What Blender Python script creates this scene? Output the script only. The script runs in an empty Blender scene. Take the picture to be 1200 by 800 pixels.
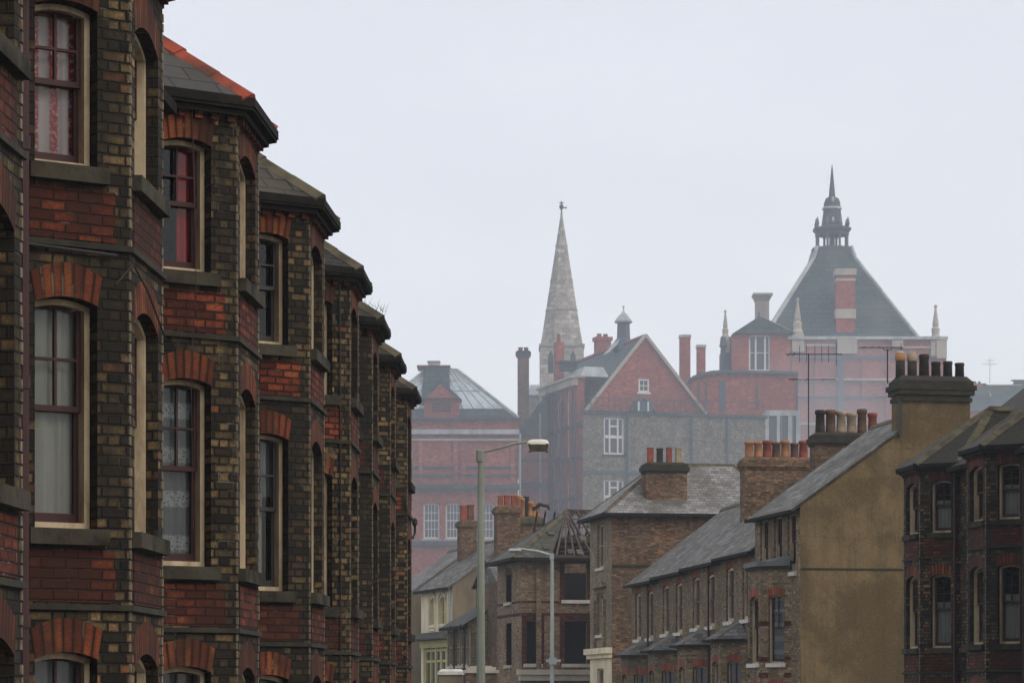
import bpy, bmesh, math, random
from mathutils import Vector, Matrix
R = math.radians
random.seed(7)
EYE = 2.8; FPX = 3300.0; HZ = 820.0; CXP = 600.0
scn = bpy.context.scene
COL = scn.collection

def PX(px, py, d):            # a point of the place at distance d seen at that pixel of the 1200x800 photo
    return Vector(((px-CXP)/FPX*d, d, (HZ-py)/FPX*d+EYE))

# ------------------------------------------------------------------ mesh helpers
class MB:
    def __init__(s): s.v=[]; s.f=[]; s.uv={}
    def poly(s, pts, uv=None):
        b=len(s.v); s.v += [tuple(p) for p in pts]; s.f.append(tuple(range(b,b+len(pts))))
        if uv: s.uv[len(s.f)-1]=uv
    def quad(s,a,b,c,d,uv=None): s.poly([a,b,c,d],uv)
    def box(s,x0,x1,y0,y1,z0,z1):
        if x0>x1:x0,x1=x1,x0
        if y0>y1:y0,y1=y1,y0
        if z0>z1:z0,z1=z1,z0
        b=len(s.v)
        s.v += [(x0,y0,z0),(x1,y0,z0),(x1,y1,z0),(x0,y1,z0),(x0,y0,z1),(x1,y0,z1),(x1,y1,z1),(x0,y1,z1)]
        for q in ((3,2,1,0),(4,5,6,7),(0,1,5,4),(1,2,6,5),(2,3,7,6),(3,0,4,7)): s.f.append(tuple(b+i for i in q))
    def prism(s, bot, top):      # bot/top: equal lists of points, bot counter-clockwise seen from above
        n=len(bot); b=len(s.v); s.v += [tuple(p) for p in bot]+[tuple(p) for p in top]
        s.f.append(tuple(b+i for i in reversed(range(n)))); s.f.append(tuple(b+n+i for i in range(n)))
        for i in range(n):
            j=(i+1)%n; s.f.append((b+i,b+j,b+n+j,b+n+i))
    def bar(s, p, q, w, h=None):    # square bar between two points
        h=h or w; p=Vector(p); q=Vector(q); d=(q-p).normalized()
        up=Vector((0,0,1)) if abs(d.z)<.95 else Vector((0,1,0))
        a=d.cross(up).normalized()*w/2; c=a.cross(d).normalized()*h/2
        s.prism([p-a-c,p+a-c,p+a+c,p-a+c][::-1],[q-a-c,q+a-c,q+a+c,q-a+c][::-1])
    def tube(s, pts, rad, n=8):
        pts=[Vector(p) for p in pts]; rings=[]
        if not isinstance(rad,(list,tuple)): rad=[rad]*len(pts)
        prev=None
        for i,p in enumerate(pts):
            d=(pts[min(i+1,len(pts)-1)]-pts[max(i-1,0)]).normalized()
            if prev is None:
                up=Vector((0,0,1)) if abs(d.z)<.9 else Vector((1,0,0)); a=d.cross(up).normalized()
            else:
                a=(prev-d*prev.dot(d)).normalized()
            prev=a; c=d.cross(a)
            b=len(s.v)
            for k in range(n):
                t=2*math.pi*k/n; s.v.append(tuple(p+(a*math.cos(t)+c*math.sin(t))*rad[i]))
            rings.append(b)
        for i in range(len(rings)-1):
            for k in range(n):
                l=(k+1)%n; s.f.append((rings[i]+k,rings[i]+l,rings[i+1]+l,rings[i+1]+k))
        s.f.append(tuple(rings[0]+k for k in reversed(range(n)))); s.f.append(tuple(rings[-1]+k for k in range(n)))
    def lathe(s, cx, cy, prof, n=12, rot=0, sq=1):   # prof: [(r,z)...]
        rings=[]
        for r,z in prof:
            b=len(s.v)
            for k in range(n):
                t=2*math.pi*k/n+rot; s.v.append((cx+r*math.cos(t),cy+r*math.sin(t)*sq,z))
            rings.append(b)
        for i in range(len(rings)-1):
            for k in range(n):
                l=(k+1)%n; s.f.append((rings[i]+k,rings[i]+l,rings[i+1]+l,rings[i+1]+k))
        s.f.append(tuple(rings[0]+k for k in reversed(range(n)))); s.f.append(tuple(rings[-1]+k for k in range(n)))
    def build(s, name, mat, parent=None, smooth=False):
        me=bpy.data.meshes.new(name); me.from_pydata(s.v,[],s.f); me.update()
        uvl=me.uv_layers.new(name='UVMap')
        for fi,p in enumerate(me.polygons):
            if fi in s.uv:
                for li,c in zip(p.loop_indices,s.uv[fi]): uvl.data[li].uv=c
                continue
            n=p.normal
            if abs(n.z)>.999: t=Vector((1,0,0)); b=Vector((0,1,0))
            else: t=Vector((-n.y,n.x,0)).normalized(); b=n.cross(t)
            for li in p.loop_indices:
                co=me.vertices[me.loops[li].vertex_index].co; uvl.data[li].uv=(co.dot(t),co.dot(b))
        if smooth:
            for p in me.polygons: p.use_smooth=True
        me.materials.append(mat)
        o=bpy.data.objects.new(name,me); COL.objects.link(o)
        if parent: o.parent=parent
        return o

def tag(o,label=None,cat=None,group=None,kind=None):
    if label:o['label']=label
    if cat:o['category']=cat
    if group:o['group']=group
    if kind:o['kind']=kind
    return o
def thing(name,label,cat,loc=(0,0,0),rz=0,group=None):
    o=bpy.data.objects.new(name,None); COL.objects.link(o); o.empty_display_size=.3
    o.location=loc; o.rotation_euler=(0,0,rz); return tag(o,label,cat,group)

# ------------------------------------------------------------------ materials
def ramp(nt, stops, interp='LINEAR'):
    n=nt.nodes.new('ShaderNodeValToRGB'); n.color_ramp.interpolation=interp; e=n.color_ramp.elements
    while len(e)>1: e.remove(e[-1])
    e[0].position=stops[0][0]; e[0].color=(*stops[0][1],1)
    for p,c in stops[1:]:
        x=e.new(p); x.color=(*c,1)
    return n
class NT:
    def __init__(s,nt): s.nt=nt
    def m(s,op,a,b=None,c=None):
        n=s.nt.nodes.new('ShaderNodeMath'); n.operation=op
        for i,x in enumerate((a,b,c)):
            if x is None: continue
            if isinstance(x,(int,float)): n.inputs[i].default_value=x
            else: s.nt.links.new(x,n.inputs[i])
        return n.outputs[0]
    def noise(s,vec,scale,detail=4,rough=.55,out=0):
        n=s.nt.nodes.new('ShaderNodeTexNoise'); n.inputs['Scale'].default_value=scale
        n.inputs['Detail'].default_value=detail; n.inputs['Roughness'].default_value=rough
        if vec is not None: s.nt.links.new(vec,n.inputs['Vector'])
        return n.outputs[out]
    def mix(s,fac,a,b,blend='MIX'):
        n=s.nt.nodes.new('ShaderNodeMix'); n.data_type='RGBA'; n.blend_type=blend
        for sock,x in ((n.inputs[0],fac),(n.inputs[6],a),(n.inputs[7],b)):
            if isinstance(x,(int,float)): sock.default_value=x
            elif isinstance(x,tuple): sock.default_value=(*x,1)
            else: s.nt.links.new(x,sock)
        return n.outputs[2]
    def maprange(s,x,a,b,c=0.,d=1.):
        n=s.nt.nodes.new('ShaderNodeMapRange'); n.interpolation_type='SMOOTHSTEP'
        s.nt.links.new(x,n.inputs[0])
        for i,v in zip((1,2,3,4),(a,b,c,d)): n.inputs[i].default_value=v
        return n.outputs[0]
    def scale(s,vec,sc):
        n=s.nt.nodes.new('ShaderNodeMapping'); n.inputs['Scale'].default_value=sc; s.nt.links.new(vec,n.inputs[0]); return n.outputs[0]

def base_mat(name):
    m=bpy.data.materials.new(name); m.use_nodes=True; nt=m.node_tree
    b=nt.nodes['Principled BSDF']; return m,nt,b,NT(nt)

def pattern(nt,h,L,bond,joint,wob):
    """brick / slate layout in metres from the UV map: returns (random colour output value, random2, mortar mask, height, fv)"""
    N=NT(nt)
    uv=nt.nodes.new('ShaderNodeUVMap'); uv.uv_map='UVMap'
    nz=nt.nodes.new('ShaderNodeTexNoise'); nz.inputs['Scale'].default_value=9; nz.inputs['Detail'].default_value=3; nt.links.new(uv.outputs[0],nz.inputs['Vector'])
    vm=nt.nodes.new('ShaderNodeVectorMath'); vm.operation='MULTIPLY_ADD'; nt.links.new(nz.outputs['Color'],vm.inputs[0]); vm.inputs[1].default_value=(wob,wob,0); nt.links.new(uv.outputs[0],vm.inputs[2])
    sp=nt.nodes.new('ShaderNodeSeparateXYZ'); nt.links.new(vm.outputs[0],sp.inputs[0]); u,v=sp.outputs[0],sp.outputs[1]
    r=N.m('DIVIDE',v,h); row=N.m('FLOOR',r); fv=N.m('SUBTRACT',r,row); odd=N.m('FLOORED_MODULO',row,2.0)
    if bond=='stack': odd=N.m('MULTIPLY',odd,0.0)
    if bond=='flemish':
        x=N.m('ADD',N.m('DIVIDE',u,1.5*L),N.m('MULTIPLY',odd,.5)); cell=N.m('FLOOR',x)
        t=N.m('MULTIPLY',N.m('SUBTRACT',x,cell),1.5); hd=N.m('GREATER_THAN',t,1.0)
        tt=N.m('SUBTRACT',t,hd); w=N.m('SUBTRACT',1.0,N.m('MULTIPLY',hd,.5))
        du=N.m('MULTIPLY',N.m('MINIMUM',tt,N.m('SUBTRACT',w,tt)),L)
        idx=N.m('ADD',N.m('MULTIPLY',cell,2.0),hd)
    else:
        x=N.m('ADD',N.m('DIVIDE',u,L),N.m('MULTIPLY',odd,.5)); cell=N.m('FLOOR',x); tt=N.m('SUBTRACT',x,cell)
        du=N.m('MULTIPLY',N.m('MINIMUM',tt,N.m('SUBTRACT',1.0,tt)),L); idx=cell
    dv=N.m('MULTIPLY',N.m('MINIMUM',fv,N.m('SUBTRACT',1.0,fv)),h)
    dist=N.m('MINIMUM',du,dv)
    mask=N.maprange(dist,joint*.35,joint,1.,0.)
    cb=nt.nodes.new('ShaderNodeCombineXYZ'); nt.links.new(idx,cb.inputs[0]); nt.links.new(row,cb.inputs[1])
    oi=nt.nodes.new('ShaderNodeObjectInfo'); nt.links.new(N.m('MULTIPLY',oi.outputs['Random'],50.0),cb.inputs[2])
    wn=nt.nodes.new('ShaderNodeTexWhiteNoise'); wn.noise_dimensions='3D'; nt.links.new(cb.outputs[0],wn.inputs['Vector'])
    sc=nt.nodes.new('ShaderNodeSeparateColor'); nt.links.new(wn.outputs['Color'],sc.inputs[0])
    return wn.outputs['Value'],sc.outputs[1],mask,dist,fv,uv.outputs[0]

def brick(name,stops,mortar,soot=.5,sootcol=(.02,.018,.016),h=.075,L=.225,bond='flemish',joint=.009,wob=.010,bump=.8,ss=.35,edge=0,mort_var=.5,rough=.9,lime=(.16,.145,.115)):
    m,nt,b,N=base_mat(name)
    rnd,rnd2,mask,dist,fv,uv=pattern(nt,h,L,bond,joint,wob)
    rp=ramp(nt,stops); nt.links.new(rnd,rp.inputs[0])
    tc=nt.nodes.new('ShaderNodeTexCoord')
    fine=N.noise(uv,22,5,.7); c=N.mix(1.0,rp.outputs[0],N.mix(N.maprange(fine,.25,.75),(.55,.55,.55),(1.35,1.33,1.3)),'MULTIPLY')
    c=N.mix(1.0,c,N.mix(rnd2,(.62,.62,.62),(1.3,1.3,1.3)),'MULTIPLY')
    gr=N.noise(uv,75,3,.8); c=N.mix(1.0,c,N.mix(N.maprange(gr,.3,.7),(.5,.5,.52),(1.4,1.38,1.34)),'MULTIPLY')
    edge=N.maprange(dist,joint*.8,joint*2.6,.55,1.0); cbn=nt.nodes.new('ShaderNodeCombineColor')
    for q in range(3): nt.links.new(edge,cbn.inputs[q])
    c=N.mix(1.0,c,cbn.outputs[0],'MULTIPLY')
    geo=nt.nodes.new('ShaderNodeNewGeometry'); pos=geo.outputs['Position']
    mv=N.noise(pos,1.7,4,.6)
    mc=N.mix(N.maprange(mv,.35,.65),tuple(x*(1-mort_var) for x in mortar),tuple(min(1,x*(1+mort_var)) for x in mortar))
    lm=N.noise(pos,2.6,4,.7); mc=N.mix(N.m('MULTIPLY',N.maprange(lm,.56,.66),.75),mc,lime)
    c=N.mix(mask,c,mc)
    s1=N.noise(N.scale(pos,(1,1,.55)),ss,5,.62); s2=N.noise(pos,ss*5,4,.6)
    s3=N.noise(N.scale(pos,(1,1,.13)),3.2,4,.7)
    sf=N.m('MULTIPLY',N.maprange(N.m('ADD',N.m('ADD',N.m('MULTIPLY',s1,.5),N.m('MULTIPLY',s2,.25)),N.m('MULTIPLY',s3,.25)),.40,.57),soot)
    c=N.mix(sf,c,sootcol); nt.links.new(c,b.inputs['Base Color'])
    b.inputs['Roughness'].default_value=rough; b.inputs['Specular IOR Level'].default_value=.25
    hgt=N.m('ADD',N.m('SUBTRACT',1.0,mask),N.m('MULTIPLY',fine,.45)); hgt=N.m('ADD',hgt,N.m('MULTIPLY',rnd2,.5))
    bp=nt.nodes.new('ShaderNodeBump'); bp.inputs['Strength'].default_value=bump; bp.inputs['Distance'].default_value=.012
    nt.links.new(hgt,bp.inputs['Height']); nt.links.new(bp.outputs[0],b.inputs['Normal'])
    return m

def slate(name,c1,c2,h=.2,L=.28,moss=None,mossf=.5,bump=.8,joint=.012,rough=.65,line=.35,ss=.6):
    m,nt,b,N=base_mat(name)
    rnd,rnd2,mask,dist,fv,uv=pattern(nt,h,L,'stretcher',joint,.008)
    rp=ramp(nt,[(0,c1),(1,c2)]); nt.links.new(rnd,rp.inputs[0])
    geo=nt.nodes.new('ShaderNodeNewGeometry'); pos=geo.outputs['Position']
    c=N.mix(1.0,rp.outputs[0],N.mix(N.noise(pos,7,5,.7),(.6,.6,.6),(1.4,1.4,1.4)),'MULTIPLY')
    c=N.mix(mask,c,tuple(x*line for x in c1))
    if moss:
        f=N.m('MULTIPLY',N.maprange(N.noise(pos,ss,6,.7),.42,.62),mossf); c=N.mix(f,c,moss)
    nt.links.new(c,b.inputs['Base Color']); b.inputs['Roughness'].default_value=rough; b.inputs['Specular IOR Level'].default_value=.18
    hgt=N.m('ADD',N.m('MULTIPLY',N.m('SUBTRACT',1.0,fv),1.0),N.m('MULTIPLY',rnd2,.35)); hgt=N.m('SUBTRACT',hgt,N.m('MULTIPLY',mask,.4))
    bp=nt.nodes.new('ShaderNodeBump'); bp.inputs['Strength'].default_value=bump; bp.inputs['Distance'].default_value=.02
    nt.links.new(hgt,bp.inputs['Height']); nt.links.new(bp.outputs[0],b.inputs['Normal'])
    return m

def plain(name,c,rough=.7,var=.3,dirt=None,dirtf=.5,sc=3.0,streak=1.0,bump=.3,metal=0,spec=.4,bsc=25):
    m,nt,b,N=base_mat(name)
    geo=nt.nodes.new('ShaderNodeNewGeometry'); pos=geo.outputs['Position']
    n=N.noise(pos,sc*4,5,.65)
    col=N.mix(n,tuple(x*(1-var) for x in c),tuple(min(1,x*(1+var)) for x in c))
    if dirt:
        f=N.m('MULTIPLY',N.maprange(N.noise(N.scale(pos,(1,1,streak)),sc,6,.65),.4,.65),dirtf); col=N.mix(f,col,dirt)
    nt.links.new(col,b.inputs['Base Color']); b.inputs['Roughness'].default_value=rough; b.inputs['Metallic'].default_value=metal
    b.inputs['Specular IOR Level'].default_value=spec
    if bump:
        bp=nt.nodes.new('ShaderNodeBump'); bp.inputs['Strength'].default_value=bump; bp.inputs['Distance'].default_value=.01
        nt.links.new(N.noise(pos,bsc,4,.6),bp.inputs['Height']); nt.links.new(bp.outputs[0],b.inputs['Normal'])
    return m

def glass(name,tint=(.8,.83,.85)):
    m=bpy.data.materials.new(name); m.use_nodes=True; nt=m.node_tree; nt.nodes.remove(nt.nodes['Principled BSDF']); N=NT(nt)
    out=nt.nodes['Material Output']
    t=nt.nodes.new('ShaderNodeBsdfTransparent'); t.inputs[0].default_value=(*tint,1)
    g=nt.nodes.new('ShaderNodeBsdfGlossy'); g.inputs['Roughness'].default_value=.04; g.inputs[0].default_value=(.8,.85,.9,1)
    geo=nt.nodes.new('ShaderNodeNewGeometry'); bp=nt.nodes.new('ShaderNodeBump'); bp.inputs['Strength'].default_value=.08; bp.inputs['Distance'].default_value=.02
    nt.links.new(N.noise(geo.outputs['Position'],2.5,2,.5),bp.inputs['Height']); nt.links.new(bp.outputs[0],g.inputs['Normal'])
    fr=nt.nodes.new('ShaderNodeFresnel'); fr.inputs[0].default_value=1.45
    mx=nt.nodes.new('ShaderNodeMixShader'); nt.links.new(fr.outputs[0],mx.inputs[0]); nt.links.new(t.outputs[0],mx.inputs[1]); nt.links.new(g.outputs[0],mx.inputs[2])
    nt.links.new(mx.outputs[0],out.inputs[0]); return m

def fabric(name,c,c2=None,pat=None,alpha=.8):
    m,nt,b,N=base_mat(name)
    uv=nt.nodes.new('ShaderNodeUVMap'); uv.uv_map='UVMap'
    n=N.noise(N.scale(uv.outputs[0],(1,.12,1)),14,4,.6)
    col=N.mix(n,tuple(x*.7 for x in c),tuple(min(1,x*1.2) for x in c))
    if pat=='stripe':     # flowered red stripes
        sp=nt.nodes.new('ShaderNodeSeparateXYZ'); nt.links.new(uv.outputs[0],sp.inputs[0])
        s=N.m('SINE',N.m('MULTIPLY',sp.outputs[0],38.0)); bl=N.noise(uv.outputs[0],26,3,.7)
        f=N.m('MULTIPLY',N.maprange(s,-.5,.5),N.maprange(bl,.33,.52)); col=N.mix(f,col,c2)
    if pat=='lace':
        vo=nt.nodes.new('ShaderNodeTexVoronoi'); vo.inputs['Scale'].default_value=38; nt.links.new(uv.outputs[0],vo.inputs['Vector'])
        sp=nt.nodes.new('ShaderNodeSeparateXYZ'); nt.links.new(uv.outputs[0],sp.inputs[0])
        band=N.maprange(N.m('SINE',N.m('MULTIPLY',sp.outputs[1],15.0)),.2,.7)
        f=N.m('MULTIPLY',N.maprange(vo.outputs[0],.2,.5),band); col=N.mix(f,col,c2)
    nt.links.new(col,b.inputs['Base Color']); b.inputs['Roughness'].default_value=.9; b.inputs['Alpha'].default_value=alpha
    return m

YB=[(0,(.010,.008,.006)),(.25,(.032,.025,.015)),(.5,(.085,.062,.031)),(.75,(.15,.108,.052)),(.88,(.22,.148,.064)),(.93,(.15,.05,.022)),(1,(.30,.215,.11))]
M={}
M['stock']=brick('stock_brick',YB,(.011,.0095,.008),soot=.93,sootcol=(.013,.011,.008),ss=.5,h=.08,L=.205,joint=.0105,wob=.016,bump=1.0,mort_var=.7)
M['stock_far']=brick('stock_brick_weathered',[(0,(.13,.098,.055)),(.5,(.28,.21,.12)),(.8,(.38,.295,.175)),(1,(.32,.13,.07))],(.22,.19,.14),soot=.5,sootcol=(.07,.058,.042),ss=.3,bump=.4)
M['brown_brick']=brick('brown_brick',[(0,(.09,.06,.04)),(.5,(.21,.13,.08)),(.8,(.29,.185,.11)),(1,(.33,.12,.065))],(.15,.12,.085),soot=.55,sootcol=(.05,.038,.028),ss=.5,bump=.4)
M['pale_brick']=brick('pale_brick',[(0,(.26,.21,.14)),(1,(.40,.33,.225))],(.28,.24,.175),soot=.45,sootcol=(.10,.08,.055),bump=.4)
M['ruin_brick']=brick('ruin_brick',[(0,(.15,.10,.065)),(.5,(.28,.20,.125)),(.8,(.37,.27,.175)),(1,(.36,.13,.07))],(.3,.25,.18),soot=.4,sootcol=(.10,.075,.052),ss=.6,bump=.4)
M['red']=brick('red_brick',[(0,(.06,.012,.008)),(.5,(.135,.028,.013)),(1,(.22,.055,.023))],(.02,.009,.007),soot=.9,sootcol=(.032,.012,.008),bond='stretcher',joint=.010,bump=.8,ss=.7,h=.08,L=.205,wob=.014)
M['arch']=brick('rubbed_red_brick',[(0,(.13,.032,.014)),(.5,(.20,.053,.02)),(1,(.27,.088,.035))],(.018,.009,.006),soot=.82,sootcol=(.026,.012,.008),h=1.0,L=.078,bond='stack',joint=.010,wob=.004,bump=.4,ss=.8)
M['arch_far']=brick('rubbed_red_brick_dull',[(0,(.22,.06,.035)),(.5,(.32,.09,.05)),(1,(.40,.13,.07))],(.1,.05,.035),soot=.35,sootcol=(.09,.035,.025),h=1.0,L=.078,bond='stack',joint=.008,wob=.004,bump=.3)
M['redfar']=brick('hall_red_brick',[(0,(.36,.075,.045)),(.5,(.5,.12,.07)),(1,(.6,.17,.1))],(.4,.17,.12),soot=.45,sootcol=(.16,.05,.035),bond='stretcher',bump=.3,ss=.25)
M['slate']=slate('grey_slate',(.06,.058,.055),(.21,.205,.195),moss=(.06,.055,.038),mossf=.65,bump=1.0)
M['slate_pale']=slate('pale_slate',(.14,.136,.138),(.27,.262,.265),moss=(.085,.078,.062),mossf=.75,bump=1.0)
M['slate_dark']=slate('dark_slate',(.042,.042,.038),(.062,.06,.054),moss=(.05,.046,.03),mossf=.5,h=.26,L=.5,line=.45)
M['slate_mid']=slate('mossy_grey_slate',(.05,.05,.044),(.11,.105,.09),moss=(.055,.052,.03),mossf=.7,bump=1.0)
M['slate_moss']=slate('mossy_tile',(.016,.014,.012),(.032,.027,.02),moss=(.02,.022,.010),mossf=.7,h=.11,L=.165)
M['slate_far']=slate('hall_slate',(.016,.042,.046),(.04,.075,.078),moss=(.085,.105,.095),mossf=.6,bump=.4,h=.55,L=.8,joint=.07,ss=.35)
M['slate_diamond']=slate('sooty_slate',(.03,.028,.023),(.06,.054,.042),moss=(.09,.078,.048),mossf=.5,h=.24,L=.34,line=.12,joint=.02)
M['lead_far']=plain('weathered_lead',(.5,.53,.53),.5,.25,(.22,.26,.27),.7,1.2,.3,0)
M['skylight']=plain('roof_glazing',(.55,.62,.66),.25,.2,(.2,.24,.27),.6,.8,.5,0)
M['hip_red']=plain('red_ridge_tile',(.30,.055,.03),.92,.5,(.04,.027,.018),.85,2.6,bump=.8)
M['hip_grey']=plain('mossy_ridge_tile',(.10,.085,.055),.95,.4,(.03,.028,.016),.8,3.0)
M['stone']=plain('sooty_stone_sill',(.06,.054,.04),.95,.6,(.012,.011,.009),.92,2.4,bump=.9,bsc=18,spec=.15)
M['stone_white']=plain('painted_sill',(.6,.58,.53),.7,.15,(.3,.27,.24),.5,5.0)
M['stone_pale']=plain('pale_stone',(.46,.42,.35),.9,.2,(.26,.24,.2),.6,.8,.4)
M['stone_church']=brick('spire_stone',[(0,(.34,.325,.29)),(.5,(.46,.44,.395)),(1,(.56,.54,.485))],(.37,.355,.32),soot=.4,sootcol=(.33,.315,.285),h=.42,L=.8,bond='stretcher',joint=.05,wob=.05,bump=.2,ss=.3,lime=(.2,.19,.17))
M['flint']=brick('flint_wall',[(0,(.11,.10,.075)),(.5,(.25,.23,.165)),(1,(.5,.46,.34))],(.22,.205,.16),soot=.3,sootcol=(.11,.10,.08),h=.14,L=.19,bond='stretcher',wob=.16,joint=.03,bump=.3)
def render_wall(name):
    m,nt,b,N=base_mat(name)
    uv=nt.nodes.new('ShaderNodeUVMap'); uv.uv_map='UVMap'; g=nt.nodes.new('ShaderNodeNewGeometry'); pos=g.outputs['Position']
    big=N.noise(pos,.55,6,.65); st=N.noise(N.scale(pos,(1,1,.07)),2.6,5,.7); fine=N.noise(pos,16,5,.75)
    c=N.mix(N.maprange(big,.40,.60),(.11,.08,.041),(.185,.135,.07))
    c=N.mix(N.m('MULTIPLY',N.maprange(st,.42,.66),.4),c,(.07,.056,.034))
    sp=nt.nodes.new('ShaderNodeSeparateXYZ'); nt.links.new(pos,sp.inputs[0]); z=sp.outputs[2]
    w=N.m('ADD',z,N.m('MULTIPLY',N.noise(pos,1.2,3,.6),.10)); fr=N.m('FRACT',N.m('DIVIDE',w,.92)); ln=N.maprange(N.m('ABSOLUTE',N.m('SUBTRACT',fr,.5)),.0,.035,.5,0)
    c=N.mix(N.m('MULTIPLY',ln,N.maprange(N.noise(pos,.8,3,.6),.4,.6)),c,(.085,.066,.038))
    c=N.mix(1.0,c,N.mix(N.maprange(fine,.25,.75),(.78,.78,.78),(1.2,1.2,1.2)),'MULTIPLY')
    nt.links.new(c,b.inputs['Base Color']); b.inputs['Roughness'].default_value=.95; b.inputs['Specular IOR Level'].default_value=.1
    bp=nt.nodes.new('ShaderNodeBump'); bp.inputs['Strength'].default_value=.7; bp.inputs['Distance'].default_value=.03; nt.links.new(N.noise(pos,9,6,.75),bp.inputs['Height']); nt.links.new(bp.outputs[0],b.inputs['Normal'])
    return m
M['stucco']=render_wall('brown_cement_render')
M['stucco_dk']=plain('brown_cement_render_dull',(.19,.155,.10),.92,.13,(.10,.085,.06),.75,.7,.35,.3)
M['cream']=plain('cream_painted_render',(.80,.70,.50),.8,.08,(.42,.36,.26),.5,1.0,.4)
M['yellow']=plain('yellow_painted_wood',(.56,.52,.18),.6,.1,(.32,.3,.14),.5,3.0)
M['frame']=plain('cream_window_paint',(.50,.40,.265),.6,.24,(.2,.145,.085),.75,4.0,.25,.35)
M['frame_white']=plain('white_window_paint',(.74,.73,.7),.55,.08,(.5,.48,.45),.4,4.0,.4,.1)
M['sash']=plain('maroon_sash_paint',(.032,.006,.008),.6,.3,None,bump=.1)
M['sash_dark']=plain('dark_sash_paint',(.03,.025,.024),.5,.3,None,bump=.1)
M['gutter']=plain('black_iron_gutter',(.010,.0095,.009),.85,.4,(.024,.02,.015),.6,5.0,spec=.12)
M['pipe']=plain('maroon_iron_pipe',(.05,.014,.017),.6,.3,(.02,.015,.014),.6,5.0)
M['pipe_grey']=plain('grey_painted_pipe',(.32,.34,.36),.6,.2,(.2,.21,.22),.4,3.0,bump=0)
M['pipe_blue']=plain('blue_grey_ironwork',(.05,.085,.11),.6,.2,None,bump=0)
M['soffit']=plain('sooty_eave_board',(.018,.015,.012),.9,.3,None)
M['glass']=glass('window_glass')
M['glass_far']=plain('dark_window_pane',(.045,.055,.065),.12,.3,None,sc=.6,bump=0,spec=.6)
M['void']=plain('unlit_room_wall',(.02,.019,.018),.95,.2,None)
M['net']=fabric('white_net',(.5,.49,.43)); M['lace']=fabric('lace_net',(.18,.2,.2),(.5,.52,.5),'lace',.75)
M['strip']=fabric('flowered_net',(.6,.53,.48),(.42,.02,.025),'stripe',.95)
M['redcurt']=fabric('red_curtain',(.5,.02,.015),alpha=1.0); M['greycurt']=fabric('grey_net',(.32,.34,.33),alpha=.75)
M['potred']=plain('red_clay_pot',(.27,.068,.04),.85,.3,(.08,.035,.025),.6,4.0)
M['potorange']=plain('orange_clay_pot',(.40,.19,.08),.85,.25,(.14,.085,.05),.6,4.0)
M['potbuff']=plain('buff_clay_pot',(.33,.265,.18),.85,.25,(.13,.1,.07),.6,4.0)
M['potbrown']=plain('brown_clay_pot',(.13,.068,.042),.85,.25,(.05,.032,.024),.7,4.0)
M['potdark']=plain('sooty_pot',(.035,.027,.021),.9,.4,(.012,.011,.010),.7,4.0)
M['potwhite']=plain('whitewashed_pot',(.42,.39,.34),.85,.2,(.12,.085,.06),.6,5.0)
M['squint']=plain('limey_corner_brick',(.20,.17,.115),.95,.5,(.04,.033,.024),.75,7.0,bump=.8)
M['corbel']=plain('sooty_brick_cap',(.022,.02,.016),.95,.4,(.04,.04,.022),.7,3.0,bump=.8,bsc=14)
M['conc']=plain('weathered_concrete_post',(.26,.285,.24),.85,.16,(.17,.195,.155),.6,2.0,.4,.3)
M['galv']=plain('galvanised_steel',(.34,.38,.38),.5,.12,(.24,.27,.27),.5,3.0,.4,.1,metal=.2)
M['lens']=plain('dirty_lamp_bowl',(.13,.11,.08),.25,.3,(.05,.04,.03),.7,12.0,bump=0)
M['lamptop']=plain('lamp_canopy_paint',(.8,.78,.68),.5,.1,(.45,.43,.36),.5,8.0,bump=.1)
M['iron']=plain('black_iron',(.02,.02,.021),.6,.3,None,bump=.2)
M['alu']=plain('dull_aerial_metal',(.025,.028,.03),.5,.2,None,bump=0,metal=.3)
M['timber']=plain('charred_roof_timber',(.085,.065,.05),.9,.4,(.03,.025,.02),.7,4.0)
M['asphalt']=plain('asphalt',(.05,.05,.052),.85,.25,(.035,.035,.036),.6,.5,1,.5)
M['paving']=plain('paving_slabs',(.2,.195,.185),.9,.2,(.12,.115,.11),.6,.6,1,.4)
M['kerb']=plain('kerb_stone',(.27,.265,.25),.9,.2,None)
M['earth']=plain('rough_ground',(.07,.075,.04),.95,.4,(.05,.045,.03),.7,.2,1,.6)
M['door']=plain('dark_green_door_paint',(.02,.045,.035),.4,.2,None,bump=.1)
M['vlead']=plain('lead_flat',(.12,.125,.13),.6,.25,(.06,.06,.06),.6,2.0)

# ------------------------------------------------------------------ facade helper
class Face:
    """a vertical wall plane; u along it, d outward, z up"""
    def __init__(s,O,E):
        s.O=Vector((O[0],O[1])); E=Vector((E[0],E[1])); s.W=(E-s.O).length; s.U=(E-s.O)/s.W; s.N=Vector((s.U.y,-s.U.x))
    def P(s,u,d,z):
        p=s.O+s.U*u+s.N*d; return Vector((p.x,p.y,z))
    def box(s,mb,u0,u1,d0,d1,z0,z1):
        mb.prism([s.P(u0,d1,z0),s.P(u1,d1,z0),s.P(u1,d0,z0),s.P(u0,d0,z0)],[s.P(u0,d1,z1),s.P(u1,d1,z1),s.P(u1,d0,z1),s.P(u0,d0,z1)])
def arcpts(u0,u1,zs,rise,n=10):      # left to right along the crown
    if rise<=0: return [(u0,zs),(u1,zs)]
    return [(u0+(u1-u0)*i/n, zs+rise*(1-(2*i/n-1)**2)) for i in range(n+1)]
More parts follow.
